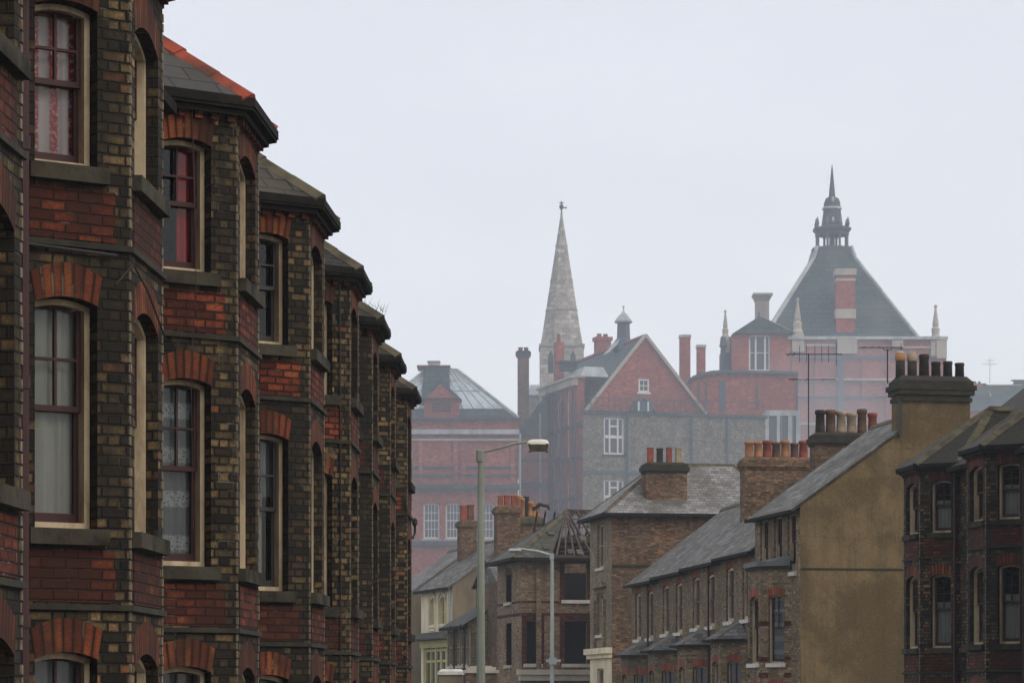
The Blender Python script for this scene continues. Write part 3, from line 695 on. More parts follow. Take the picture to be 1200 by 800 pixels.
# corner C local (CB,-BD) ; wall near corner local (wrS,0) at K
rzS=-(math.pi/2-a); rotS=Matrix.Rotation(rzS,2)
CwS=K+rotS@(Vector((CB,-BD))-Vector((wrS,0)))
S=house('tall house with a blank brown rendered gable wall and slate roof beside the dark bays',rzS,CwS,True,0,wlS,wrS,depth=8,eave=8.75,pitch=35.7,levels=2,
  wallm='stock_far',roofm='slate',lv=((1.0,3.2),(3.95,6.05)),bayz=7.0,baytop='flat',uppers=((-1.7,.9,6.75,8.55),(-.15,.9,6.75,8.55),(1.35,.9,6.75,8.55)),sill='stone_white',frame='frame',
  sidem='stucco',chim=None,panel=False,bandm=(4.0,5.1,3.5),arch='arch_far',pipe=False,archu=False,curt=lambda l,f:[('lace',0,1,0,1)])
# gable detail: verge strip, string line, lower patch, chimney on the ridge
kz=math.tan(R(35.7)); zrS=8.75+4*kz
mb=MB(); x1=wrS; yc_=4.33
for s0,s1 in (((0-.28),4),(8.28,4)):
    z0=8.75+.02-.28*kz; s1=yc_-1.16 if s0<4 else yc_+1.16; mb.bar((x1+.0,s0,z0),(x1+.0,s1,zrS-abs(s1-4)*kz),.07,.07)
mb.build('verge',M['stone'],S)
mb=MB(); mb.box(x1,x1+.025,0,8,6.79,6.84); mb.build('string_course',M['corbel'],S)
mb=MB(); mb.box(x1,x1+.02,0.02,.95,0.0,4.45); mb.build('wall_patch',M['stucco'],S)
mb=MB(); yc=4.33
mb.box(x1-.82,x1+.006,yc-1.13,yc+1.13,zrS-1.1,12.25); c=mb.build('chimney',M['stucco'],S)
mb=MB(); mb.box(x1-.87,x1+.10,yc-1.17,yc+1.17,12.0,12.12); mb.box(x1-.92,x1+.17,yc-1.22,yc+1.22,12.2,12.35); mb.box(x1-.96,x1+.2,yc-1.28,yc+1.28,12.35,12.5); mb.box(x1-.9,x1+.13,yc-1.2,yc+1.2,12.5,12.64)
mb.prism([(x1-.88,yc-1.17,12.64),(x1+.1,yc-1.17,12.64),(x1+.1,yc+1.17,12.64),(x1-.88,yc+1.17,12.64)],[(x1-.7,yc-1.05,12.8),(x1-.08,yc-1.05,12.8),(x1-.08,yc+1.05,12.8),(x1-.7,yc+1.05,12.8)]); mb.build('chimney_cap',M['corbel'],c)
mb=MB(); mb.bar((x1+.05,yc-1.16,12.0),(x1+.05,yc-1.16,10.9),.09); mb.build('vent_pipe',M['iron'],c)
for i,(k,hh) in enumerate(zip('wwdddd',(.78,.76,.74,.52,.54,.5))):
    y=yc-1.0+i*.385; r=.145 if i<3 else .135; z0=12.75; mb=MB()
    if k=='w':
        mb.lathe(x1-.38,y,[(r*1.02,z0),(r*.98,z0+hh*.66)],14); p=mb.build('chimney_pot',M['potdark'],c,smooth=True)
        mb=MB(); mb.lathe(x1-.38,y,[(r*.99,z0+hh*.66),(r*1.1,z0+hh*.7),(r*1.08,z0+hh*.95),(r*.7,z0+hh),(r*.6,z0+hh-.1)],14); mb.build('pot_collar',M['potorange'] if i==0 else M['potbuff'],p,smooth=True)
        mb=MB(); mb.lathe(x1-.38,y,[(r*1.0,z0+hh*.965),(r*.6,z0+hh*1.05),(.02,z0+hh*1.06)],14); mb.build('pot_hood',M['potwhite'],p,smooth=True)
    else:
        mb.lathe(x1-.38,y,[(r*1.1,z0),(r,z0+hh*.8),(r*1.12,z0+hh*.84),(r*1.12,z0+hh*.96),(r,z0+hh),(r*.7,z0+hh),(r*.7,z0+hh-.2)],14); mb.build('chimney_pot',M['potdark'],c,smooth=True)

# ================================================================== LOWER TERRACE beyond it
P0=Vector((8.07,92.5)); P1=Vector((4.84,114.0)); dT=(P0-P1).normalized(); n=4; LT=(P0-P1).length/n
rzT=math.atan2(dT.y,dT.x); rotT=Matrix.Rotation(rzT,2)
TL=['nearest low slate-roofed brick cottage next to the rendered gable house','second low slate-roofed cottage from the rendered gable house, below the long row of pots','third low slate-roofed cottage from the rendered gable house','farthest low slate-roofed cottage, ending against the tall hipped house']
for i in range(n):
    e=P0-dT*LT*i; dz=-.09*i
    cw=e+rotT@(Vector((CB,-BD))-Vector((LT/2,0)))
    t=house(TL[i],rzT,cw,True,0,LT/2,LT/2,depth=7.6,eave=7.85+dz,pitch=37.5,levels=1,wallm='stock_far',roofm='slate',lv=((2.1,4.1+dz),),bayz=4.85+dz,baytop='lean',
      uppers=((-1.35,1.15,5.5+dz,7.35+dz),(1.1,1.15,5.5+dz,7.35+dz)),sill='stone_white',frame='frame',chim=None,panel=False,pipe=(i in(1,3)),full=False,archu=True,arch='arch_far',bandm=None,group='slate-roofed brick cottages',glassm='glass_far')
    if i in (0,1):
        zr=7.85+dz+3.8*math.tan(R(37.5))
        # shared stack on the party wall at the far end
        xx=-LT/2
        if i==0: chimney(t,LT/2-2.85,LT/2-2.1,2.5,4.85,8.6,11.75,'brown_brick','dnbbnr',.85,along='y',potr=.155)
        else: chimney(t,xx+.0,xx+.75,1.95,4.5,8.4,11.6,'brown_brick','oornonr',.68,along='y',potr=.15,capmat='brown_brick')

# ------------------------------------------------------------------ generic block: local x along the side that faces us, y away along the street front
class Block:
    def __init__(s,name,label,cat,K,adeg,group=None):
        s.a=R(adeg); s.K=Vector(K); s.root=thing(name,label,cat,(K[0],K[1],0),s.a,group)
    def t(s,px):
        q=(px-CXP)/FPX; return (q*s.K.y-s.K.x)/(math.cos(s.a)-q*math.sin(s.a))
    def l(s,px):
        q=(px-CXP)/FPX; return (s.K.x-q*s.K.y)/(math.sin(s.a)+q*math.cos(s.a))
    def Yt(s,t): return s.K.y+t*math.sin(s.a)
    def Yl(s,l): return s.K.y+l*math.cos(s.a)
    def z(s,py,Y=None): return (HZ-py)/FPX*(Y or s.K.y)+EYE
def simplewin(F,u0,u1,z0,z1,parent,frame='frame_white',bars='2x2',sill='stone',fw=.08,arch=None,rise=0,**k):
    return window(F,u0,u1,z0,z1,rise,parent,frame=frame,sash=frame,arch=arch,sill=sill,fw=fw,bars=bars,full=False,glassm='glass_far',**k)

# ================================================================== HIPPED HOUSE (three storeys) at the end of the cottages
B=Block('corner_house','tall brown brick house with hipped slate roof and four-pot chimney, pale narrow street front','house',(4.25,120),10)
W=7.5; L=4.6; ev=B.z(601)
FS=Face((0,0),(W,0)); FF=Face((0,L),(0,0)); 
mb=MB(); wall(mb,FS,0,ev,[]); mb.quad((W,0,0),(W,L,0),(W,L,ev),(W,0,ev)); mb.quad((W,L,0),(0,L,0),(0,L,ev),(W,L,ev)); mb.build('wall',M['brown_brick'],B.root)
la,lb=B.l(707.5),B.l(699.5); uw=(L-lb,L-la)   # u on FF runs from far to near
zz=[(B.z(662),B.z(610)),(B.z(742),B.z(692)),(B.z(800)-.9,B.z(782))]
mb=MB(); wall(mb,FF,B.z(766),ev,[(uw[0],uw[1],z0,z1,0) for z0,z1 in zz[:2]],reveal=.15); mb.build('street_front',M['pale_brick'],B.root)
mb=MB(); wall(mb,FF,0,B.z(766),[(uw[0],uw[1],zz[2][0],zz[2][1],0)],reveal=.15); mb.build('ground_floor_front',M['cream'],B.root)
for z0,z1 in zz: simplewin(FF,uw[0],uw[1],z0,z1,B.root,'frame',sill='stone_white',rec=.12)
mb=MB(); FF.box(mb,-.1,L+.1,0,.28,B.z(765),B.z(758)); FF.box(mb,-.05,L+.05,0,.16,B.z(770),B.z(765.2)); mb.build('cornice',M['cream'],B.root)
mb=MB()
for u in (uw[0]-.42,uw[1]+.12): FF.box(mb,u,u+.3,0,.12,B.z(758)+.02,B.z(700))
FF.box(mb,uw[0]-.5,uw[1]+.5,0,.2,B.z(686),B.z(680)); mb.build('pilasters',M['pale_brick'],B.root)
mb=MB(); FS.box(mb,0,W,0,.04,B.z(664),B.z(661)); mb.build('string_course',M['corbel'],B.root)
o=.45; zt=B.z(543,123); e=[(-o,-o,ev),(W+o,-o,ev),(W+o,L+2.5,ev),(-o,L+2.5,ev)]; r1=(2.6,2.6,zt); r2=(W-1.5,2.6,zt)
e=[(-o,-o,ev),(W+o,-o,ev),(W+o,L+o,ev),(-o,L+o,ev)]
mb=MB()
for p in ([e[0],e[1],r2,r1],[e[1],e[2],r2],[e[2],e[3],r1,r2],[e[3],e[0],r1]): roofslab(mb,p,.08)
rf=mb.build('roof',M['slate_pale'],B.root)
mb=MB()
for p,q in ((e[0],r1),(e[3],r1),(e[1],r2),(e[2],r2),(r1,r2)): hiptile(mb,p,q,.085,.5)
mb.build('hip_tiles',M['hip_grey'],rf)
mb=MB(); mb.box(-o-.04,W+o+.04,-o-.06,-o+.05,ev-.14,ev-.01); mb.box(-o-.06,-o+.05,-o+.05,L+o,ev-.14,ev-.01); mb.box(-o+.05,W+o,-o+.05,0,ev-.12,ev-.09); mb.box(-o+.05,0,0,L+o,ev-.12,ev-.09); mb.build('gutter',M['gutter'],B.root)
x0,x1=B.t(759),B.t(807.5)
chimney(B.root,x0,x1,.35,1.15,ev+.1,B.z(542),'brown_brick','rdrb',.72,square=True,potr=.12)

# ================================================================== DERELICT HOUSE with stripped rafters
B=Block('derelict_house','derelict brick house with stripped roof rafters and empty black window holes','house',(.39,128),12)
ev=B.z(653); W=4.6; L=5.2
FS=Face((0,0),(W,0)); FF=Face((0,L),(0,0))
T=B.t
wins=[(T(661.5),T(688),B.z(702),B.z(657),0),(T(617),T(632),B.z(777),B.z(727),0),(T(661.5),T(688),B.z(777),B.z(727),0)]
la,lb=B.l(599.5),B.l(592.5); uf=(L-lb,L-la)
cols={}
mb=MB(); wall(mb,FS,0,ev,wins,reveal=.25)
wall(mb,FF,0,ev,[(uf[0],uf[1],B.z(703),B.z(658),0),(uf[0],uf[1],B.z(778),B.z(728),0)],reveal=.05)
mb.quad((W,0,0),(W,L,0),(W,L,ev),(W,0,ev)); mb.quad((W,L,0),(0,L,0),(0,L,ev),(W,L,ev)); mb.build('wall',M['ruin_brick'],B.root)
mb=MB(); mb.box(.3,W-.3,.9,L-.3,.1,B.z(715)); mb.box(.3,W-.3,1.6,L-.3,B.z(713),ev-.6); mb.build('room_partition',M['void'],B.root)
mb=MB()
for (u0,u1,z0,z1,r) in wins:
    for p,q in ((u0-.22,u0-.004),(u1+.004,u1+.22)): FS.box(mb,p,q,-.1,.012,z0-.1,z1+.0)
    if z1<B.z(700): FS.box(mb,u0-.22,u1+.22,-.1,.013,z1+.004,z1+.3)
for z1 in (B.z(721),): FS.box(mb,0.02,W-.02,-.02,.008,z1,z1+.14); FF.box(mb,.02,L-.02,-.02,.008,z1,z1+.14)
for z1 in (B.z(706),): FS.box(mb,0.02,wins[0][0]-.25,-.02,.008,z1,z1+.1); FF.box(mb,.02,L-.02,-.02,.008,z1,z1+.1)
mb.build('brick_dressings',M['red'],B.root)
for (u0,u1,z0,z1,r) in wins+[(None,)*5]*0:
    mb=MB(); FS.box(mb,u0-.15,u1+.15,-.1,.1,z0-.16,z0-.003); mb.build('sill',M['stone_white' if z0>7 else 'stone_pale'],B.root)
for zq in (B.z(703),B.z(778)):
    mb=MB(); FF.box(mb,uf[0]-.1,uf[1]+.1,-.1,.1,zq-.15,zq-.003); mb.build('sill',M['stone_pale'],B.root)
mb=MB(); FS.box(mb,T(628),T(634),0,.1,0,ev); mb.build('pilaster',M['ruin_brick'],B.root)
mb=MB(); FS.box(mb,-.2,W,0,.5,B.z(790),B.z(784)); FS.box(mb,-.1,W,0,.4,B.z(797),B.z(790.5)); mb.build('cornice',M['stone_pale'],B.root)
o=.45; pk=1.95; zt=B.z(598,130.5); ax=T(663)+.62; 
e0=(-o,-o,ev);e3=(-o,L+o,ev);apx=(ax,2.6,zt); e1=(W,-o,ev)
x_c=T(643)
mb=MB(); roofslab(mb,[e3,e0,apx],.07); roofslab(mb,[e0,(x_c,-o,ev),apx],.07); rf=mb.build('roof',M['slate_moss'],B.root)
rf.data.materials[0]=M['slate_mid']
mb=MB(); hiptile(mb,e0,apx,.12,.45); hiptile(mb,e3,apx,.12,.45); mb.build('hip_tiles',M['potorange'],rf); rf.children[0].data.materials[0]=M['hip_grey']
mb=MB(); R2=(W,2.6,zt)
mb.bar(apx,R2,.08,.2); mb.bar((x_c,-o,ev+.05),(W,-o,ev+.05),.12,.14); mb.bar((x_c,2.6+3,ev+.05),(W,2.6+3,ev+.05),.12,.12)
for f in (.5,):
    for s_ in(1,-1): mb.bar((ax-.3,2.6-s_*(2.6+o)*(1-f),ev+(zt-ev)*f-.1),(W,2.6-s_*(2.6+o)*(1-f),ev+(zt-ev)*f-.1),.12,.14)
nr=8
for i in range(nr):
    x=x_c+.25+(W-x_c-.3)*i/(nr-1); lean=random.uniform(-.05,.05)
    xt=max(x,ax+ (0 if x>ax else 0)) ; f=1.0
    mb.bar((x,-o,ev+.04),(x-.45+lean if x>ax+.5 else ax,2.6,zt),.07,.13)
    mb.bar((x,L+o,ev+.04),(x-.2+lean,2.6,zt),.07,.12)
for k in (.1,.2,.3,.4,.62,.7,.8,.9): mb.bar((x_c+.4+k,-o+(2.6+o)*k,ev+(zt-ev)*k+.07),(W-random.uniform(0,.8),-o+(2.6+o)*k,ev+(zt-ev)*k+.07),.04,.04)
mb.build('bare_rafters',M['timber'],B.root)
mb=MB(); f=.5; yb=L+o-(L+o-2.6)*f; zb=ev+(zt-ev)*f; roofslab(mb,[(x_c+1.2,L+o,ev),(W,L+o,ev),(W,yb,zb),(ax-.1,yb,zb)][::-1][::-1],.1); rb=mb.build('rear_slope',M['timber'],B.root)
mb=MB(); random.seed(21)
for q in range(26):
    x=random.uniform(x_c-.35,W-.4); t_=random.random()**1.6*.8
    if (x>x_c+.5 and random.random()<.45) or x<-o+(ax+o)*t_+.35: continue
    y=-o+(2.6+o)*t_; z=ev+(zt-ev)*t_+.12; a_=.3; dz_=(zt-ev)/(2.6+o)*a_
    mb.prism([(x,y,z-.02),(x+.3,y,z-.02),(x+.3,y+a_,z+dz_-.02),(x,y+a_,z+dz_-.02)],[(x,y,z),(x+.3,y,z),(x+.3,y+a_,z+dz_),(x,y+a_,z+dz_)])
mb.build('loose_slates',M['slate_mid'],B.root)
mb=MB(); mb.box(-o-.06,W,-o-.1,-o+.03,ev-.16,ev-.01); mb.box(-o-.1,-o+.0,-o+.03,L+o,ev-.16,ev-.01); mb.box(-o+.05,W,-o+.03,0,ev-.14,ev-.1); mb.box(-o,0,0,L+o,ev-.14,ev-.1); mb.build('gutter',M['gutter'],B.root)

# stacks of the houses hidden behind it
B=Block('terraced_house','brick house behind the derelict one, showing its red and orange chimney pots','house',(-.55,136),12)
W=3.6; ev=B.z(680); zt=B.z(652,138)
mb=MB(); mb.box(0,W,0,6,0,ev); mb.build('wall',M['brown_brick'],B.root)
mb=MB(); roofslab(mb,[(-.2,-.3,ev-.1),(W,-.3,ev-.1),(W,3,zt),(-.2,3,zt)],.07); roofslab(mb,[(W,6.3,ev-.1),(-.2,6.3,ev-.1),(-.2,3,zt),(W,3,zt)],.07); mb.prism([(0,0,ev),(0,6,ev),(0,3,zt-.15)],[(W,0,ev),(W,6,ev),(W,3,zt-.15)]); mb.build('roof',M['slate'],B.root)
chimney(B.root,B.t(594.5),B.t(622),2.4,3.2,ev-.3,B.z(593,138),'brown_brick','rrr',.62,square=True,potr=.13,capmat='brown_brick')
c2=chimney(B.root,B.t(624),B.t(655),3.6,4.4,ev-.3,B.z(606,139.5),'brown_brick','oodooo',.85,square=False,potr=.15,capmat='hip_grey',hs=(1.35,1.2,1.3,1.0,.8,.9))
mb=MB(); tt=B.t(645)
mb.tube([(tt,3.9,B.z(590)),(tt+.3,3.8,B.z(583)),(tt+.75,3.7,B.z(586)),(tt+.75,3.7,B.z(590))],.09,8); mb.build('pot_cowl',M['iron'],c2)

# ================================================================== CREAM SHOP HOUSE and slate roofs on the left of the gap
B=Block('shop_house','cream painted house with yellow wooden shopfront and plain brown side gable','house',(-3.18,150),17)
ev=B.z(684); W=2*B.t(602); L=B.l(493.5); zt=B.z(631,151.5)
FS=Face((0,0),(W,0)); FF=Face((0,L),(0,0))
k=(zt-ev)/(W/2)
mb=MB(); mb.poly([(0,0,0),(W,0,0),(W,0,ev),(W/2,0,zt-.05),(0,0,ev)]); mb.poly([(W,L,0),(0,L,0),(0,L,ev),(W/2,L,zt-.05),(W,L,ev)]); mb.quad((W,0,0),(W,L,0),(W,L,ev),(W,0,ev)); mb.build('side_wall',M['stucco_dk'],B.root)
w2=[(L-B.l(504),L-B.l(509.5)),(L-B.l(515),L-B.l(522))]
mb=MB(); wall(mb,FF,B.z(742),ev,[(a_,b_,B.z(734),B.z(697),.25) for a_,b_ in w2],reveal=.2); mb.build('front_wall',M['cream'],B.root)
for a_,b_ in w2: simplewin(FF,a_,b_,B.z(734),B.z(697),B.root,'yellow',rise=.25,sill='cream',rec=.15)
mb=MB()
for a_,b_ in w2: F=FF; ring(mb,F,a_-.2,b_+.2,B.z(733),B.z(699),.45,.16,0,.07)
mb.build('window_surround',M['cream'],B.root)
zs=B.z(746)
mb=MB(); wall(mb,FF,0,B.z(742),[(.5,L-.5,.9,zs-.5,0)],reveal=.4); mb.build('shop_wall',M['cream'],B.root)
mb=MB(); n=5
for i in range(n+1): u=.5+(L-1.0)*i/n; FF.box(mb,u-.09,u+.09,-.3,-.12,.9,zs-.5)
for z0 in (.9,zs-1.3,zs-.7): FF.box(mb,.5,L-.5,-.29,-.14,z0,z0+.14)
FF.box(mb,.1,L-.1,0,.1,zs-.5,zs-.1); sh=mb.build('shopfront',M['yellow'],B.root)
mb=MB(); mb.quad(FF.P(.5,-.22,.9),FF.P(L-.5,-.22,.9),FF.P(L-.5,-.22,zs-.5),FF.P(.5,-.22,zs-.5)); mb.build('shop_window',M['glass_far'],sh)
mb=MB(); mb.prism([FF.P(-.1,.7,zs-.08),FF.P(L+.1,.7,zs-.08),FF.P(L+.1,0,zs-.08),FF.P(-.1,0,zs-.08)],[FF.P(-.1,.7,zs),FF.P(L+.1,.7,zs),FF.P(L+.1,0,zs+.35),FF.P(-.1,0,zs+.35)]); mb.build('canopy',M['slate_dark'],B.root)
def pitched(B,W,L,ev,zt,mat,ov=.3,vg=.15,hip='hip_grey'):
    mb=MB(); k=(zt-ev)/(W/2); y0,y1=-vg,L+vg
    roofslab(mb,[(-ov,y1,ev-k*ov),(-ov,y0,ev-k*ov),(W/2,y0,zt),(W/2,y1,zt)],.08); roofslab(mb,[(W+ov,y0,ev-k*ov),(W+ov,y1,ev-k*ov),(W/2,y1,zt),(W/2,y0,zt)],.08)
    rf=mb.build('roof',M[mat],B.root); mb=MB(); hiptile(mb,(W/2,y0,zt),(W/2,y1,zt),.12,.45); mb.build('ridge_tiles',M[hip],rf); return rf
pitched(B,W,L,ev+.05,zt+.05,'slate')
mb=MB(); mb.box(-.42,-.28,-.1,L+.1,ev-.32,ev-.17); mb.build('gutter',M['gutter'],B.root)
mb=MB(); mb.tube([(-.1,.2,0),(-.1,.2,ev-.2)],.06,8); mb.build('downpipe',M['pipe_grey'],B.root)
def atb(px,yl): return ((px-CXP)/FPX*(B.K.y+yl*math.cos(B.a))-B.K.x+yl*math.sin(B.a))/math.cos(B.a)
chimney(B.root,atb(539,L-.9),atb(558,L-.9),L-1.0,L-.3,ev+.3,B.z(611,B.Yl(L)),'brown_brick','rn',.95,square=True,potr=.17,capmat='brown_brick')
mb=MB(); 
# two-light bay window seen above the lean-to
FS2=Face((B.t(569),0),(B.t(584),0)); mb=MB(); FS2.box(mb,0,FS2.W,0,.25,B.z(699),B.z(664)); bw=mb.build('dormer_window',M['frame_white'],B.root)
for a_,b_ in ((.08,.46),(.54,.92)):
    for c_,d_ in ((.08,.55),(.62,.92)):
        mb=MB(); z0,z1=B.z(699),B.z(664); FS2.box(mb,FS2.W*a_,FS2.W*b_,.2,.254,z0+(z1-z0)*c_,z0+(z1-z0)*d_); mb.build('pane',M['glass_far'],bw)

B=Block('cottage','low slate-roofed brick cottage in front of the cream shop house','house',(-2.2,139),14)
ev=B.z(729); W=5.0; L=B.l(524); zt=B.z(694,141.5)
FS=Face((0,0),(W,0)); FF=Face((0,L),(0,0))
mb=MB(); mb.quad((W,0,0),(W,L,0),(W,L,ev),(W,0,ev)); mb.poly([(0,0,0),(W,0,0),(W,0,ev),(W/2,0,zt-.1),(0,0,ev)]); mb.poly([(W,L,0),(0,L,0),(0,L,ev),(W/2,L,zt-.1),(W,L,ev)])
us=[(.9+i*L/5.2-.42+.2,.9+i*L/5.2+.42-.2) for i in range(5)]
us=[(u,u+.95) for u in [L*.06,L*.24,L*.42,L*.62,L*.8]]
wall(mb,FF,0,ev,[(a_,b_,B.z(779),B.z(736),.1) for a_,b_ in us],reveal=.07); mb.build('wall',M['pale_brick'],B.root)
for a_,b_ in us: simplewin(FF,a_,b_,B.z(779),B.z(736),B.root,'frame',rise=.1,sill='stone_white',rec=.05)
pitched(B,W,L,ev+.05,zt,'slate_mid')
mb=MB(); mb.box(-.42,-.28,-.1,L+.1,ev-.32,ev-.17); mb.build('gutter',M['gutter'],B.root)
for y in (.25,L*.55): mb=MB(); mb.tube([(-.1,y,0),(-.1,y,ev-.2),(-.32,y,ev-.1)],.06,8); mb.build('downpipe',M['iron'],B.root)

B=Block('terraced_house','bluish slate-roofed house just beyond the end of the left terrace','house',(-5.75,160.5),17)
ev=B.z(694); W=7.0; L=4.2; zt=B.z(641,161.5)
mb=MB(); mb.poly([(0,0,0),(W,0,0),(W,0,ev),(W/2,0,zt-.1),(0,0,ev)]); mb.poly([(W,L,0),(0,L,0),(0,L,ev),(W/2,L,zt-.1),(W,L,ev)]); mb.quad((W,0,0),(W,L,0),(W,L,ev),(W,0,ev)); mb.quad((0,L,0),(0,0,0),(0,0,ev),(0,L,ev)); mb.build('wall',M['stucco_dk'],B.root)
pitched(B,W,L,ev+.05,zt,'slate_pale')

# low roofs at the bottom of the gap
B=Block('porch','flat white-topped porch roof beside the cream-capped pier, at the foot of the near lamp post','porch',((514-600)/FPX*118,118),3)
mb=MB(); mb.box(.05,1.0,.05,1.4,0,B.z(790)); mb.build('wall',M['stucco_dk'],B.root)
mb=MB(); z0=B.z(790); mb.box(-.02,1.08,-.02,1.5,z0,z0+.14); mb.prism([(-.0,0,z0+.14),(1.06,0,z0+.14),(1.06,1.48,z0+.14),(0,1.48,z0+.14)],[(.15,.1,z0+.24),(.95,.1,z0+.24),(.95,1.3,z0+.24),(.15,1.3,z0+.24)]); mb.build('roof',M['stone_white'],B.root)
B=Block('porch','cream stone-capped porch with two stepped slabs, behind the foot of the near lamp post','porch',((545-600)/FPX*116,116),3)
mb=MB(); mb.box(.06,1.3,.06,1.4,0,B.z(788)); mb.build('wall',M['brown_brick'],B.root)
mb=MB(); z0=B.z(788); mb.box(-.03,1.4,-.03,1.5,z0,z0+.13); mb.box(.08,1.28,.08,1.35,z0+.13,z0+.25); mb.box(.25,1.1,.2,1.2,z0+.25,z0+.3); mb.build('roof',M['stone_pale'],B.root)

# ================================================================== GREAT RED HALL with glazed mansard
B=Block('public_hall','large red brick hall with glazed mansard roof and pedimented central dormer','hall',((426-600)/FPX*190,190),0)
kx=lambda px:(px-426)/FPX*190
Z=B.z; W=kx(607); L=14
FS=Face((0,0),(W,0))
wn=[(kx(a_),kx(b_),Z(631),Z(589),0) for a_,b_ in ((457,476),(496,515),(522,541),(560,579),(585,597))]
mb=MB(); wall(mb,FS,0,Z(490),wn,reveal=.3); mb.quad((W,0,0),(W,L,0),(W,L,Z(490)),(W,0,Z(490))); mb.quad((0,L,0),(0,0,0),(0,0,Z(490)),(0,L,Z(490))); mb.quad((W,L,0),(0,L,0),(0,L,Z(490)),(W,L,Z(490))); mb.build('wall',M['redfar'],B.root)
for a_,b_,c_,d_,e_ in wn: simplewin(FS,a_,b_,c_,d_,B.root,'frame_white',bars='4',sill='stone_pale',rec=.2,fw=.11)
for (p,q,d_,m_) in ((509,503.5,.35,'lead_far'),(516.5,514,.2,'stone_pale'),(549,546.5,.12,'slate_far'),(558,555.5,.15,'slate_far'),(574,568,.4,'slate_far'),(640,634,.25,'slate_far'),(492,489.5,.3,'slate_far')):
    mb=MB(); FS.box(mb,-.1,W+.1,-.02,d_,Z(p),Z(q)); mb.build('string_course',M[m_],B.root)
mb=MB()
for px in (438,493,534,543,601): FS.box(mb,kx(px-2.5),kx(px+2.5),0,.14,Z(566),Z(517))
mb.build('pilasters',M['redfar'],B.root)
z0,z1=Z(489.4),Z(425); zm=Z(477)
def fr(t): return [(kx(426)+ (kx(498)-kx(426))*t, 4.2*t*1.0),(W-(W-kx(534))*t,4.2*t)]
def lerp(a,b,t): return a+(b-a)*t
base=[(0,0),(W,0),(W,L),(0,L)]; topp=[(kx(498),4.1),(kx(534),4.1),(kx(534),L-4.1),(kx(498),L-4.1)]
def lev(t): return [(lerp(b[0],p[0],t),lerp(b[1],p[1],t),lerp(z0,z1,t)) for b,p in zip(base,topp)]
l0,l1,l2=lev(0),lev(.19),lev(1)
mb=MB(); mb.prism(l0,l1); rf=mb.build('roof',M['slate_far'],B.root)
mb=MB(); mb.prism(l1,l2); g=mb.build('glazed_roof',M['skylight'],B.root)
mb=MB()
for i in range(13):
    t=i/12
    for a_,b_ in ((0,1),(1,2),(3,0)):
        p=Vector(l1[a_]).lerp(Vector(l1[b_]),t); q=Vector(l2[a_]).lerp(Vector(l2[b_]),t); mb.bar(p,q,.07,.08)
for t in (.45,.7):
    r_=[Vector(a_).lerp(Vector(b_),t) for a_,b_ in zip(l1,l2)]; mb.bar(r_[0],r_[1],.08,.1)
mb.build('glazing_bars',M['lead_far'],g)
mb=MB(); [mb.bar(l0[i],l2[i],.22,.22) for i in range(4)]; mb.bar(l2[0],l2[1],.2,.2); mb.build('hip_rolls',M['lead_far'],rf)
# central roof turret + pedimented dormer
mb=MB(); yb=.9
f0=[(kx(492),yb,Z(476)),(kx(528),yb,Z(476)),(kx(528),6,Z(476)),(kx(492),6,Z(476))]; f1=[(kx(492)+.2,yb+2.6,Z(422.5)),(kx(525),yb+2.6,Z(422.5)),(kx(525),6,Z(422.5)),(kx(492)+.2,6,Z(422.5))]
mb.prism(f0,f1); mb.build('turret_roof',M['slate_far'],B.root)
mb=MB(); mb.box(kx(486.5),kx(526.5),yb+2.4,6.1,Z(422.5),Z(420.8)); mb.build('ridge_tiles',M['hip_red'],B.root)
mb=MB(); mb.box(kx(500),kx(513),3.9,5.2,Z(421),Z(415.5)); mb.box(kx(498.7),kx(514),3.8,5.3,Z(415.5),Z(414.5)); mb.build('roof_vent',M['lead_far'],B.root)
mb=MB(); FS.box(mb,kx(497),kx(538),-2.0,.02,Z(489),Z(468)); dm=mb.build('dormer',M['redfar'],B.root)
mb=MB(); pa,pb,pc=(kx(493),Z(468)),(kx(541),Z(468)),(kx(516),Z(444.5))
mb.prism([(pa[0],-.25,pa[1]),(pb[0],-.25,pb[1]),(pc[0],-.25,pc[1])][::-1],[(pa[0],2.6,pa[1]),(pb[0],2.6,pb[1]),(pc[0],2.6,pc[1])][::-1]); mb.build('pediment',M['slate_far'],dm)
mb=MB(); mb.prism([(kx(500),-.29,Z(466.5)),(kx(534),-.29,Z(466.5)),(kx(516),-.29,Z(450))][::-1],[(kx(500),-.253,Z(466.5)),(kx(534),-.253,Z(466.5)),(kx(516),-.253,Z(450))][::-1]); mb.build('tympanum',M['redfar'],dm)
mb=MB(); FS.box(mb,kx(507),kx(528),.02,.06,Z(482.5),Z(472)); pn=mb.build('carved_panel',M['slate_far'],dm)
mb=MB(); random.seed(3)
for i in range(5): u=kx(509+i*3.6); FS.box(mb,u,u+.05,.06,.09,Z(481),Z(474)); FS.box(mb,u+.09,u+.13,.06,.09,Z(479+random.random()),Z(475))
mb.build('carved_relief',M['redfar'],pn)
mb=MB(); mb.tube([(W+.12,-.12,0),(W+.12,-.12,Z(508))],.09,8); mb.build('downpipe',M['pipe_grey'],B.root)

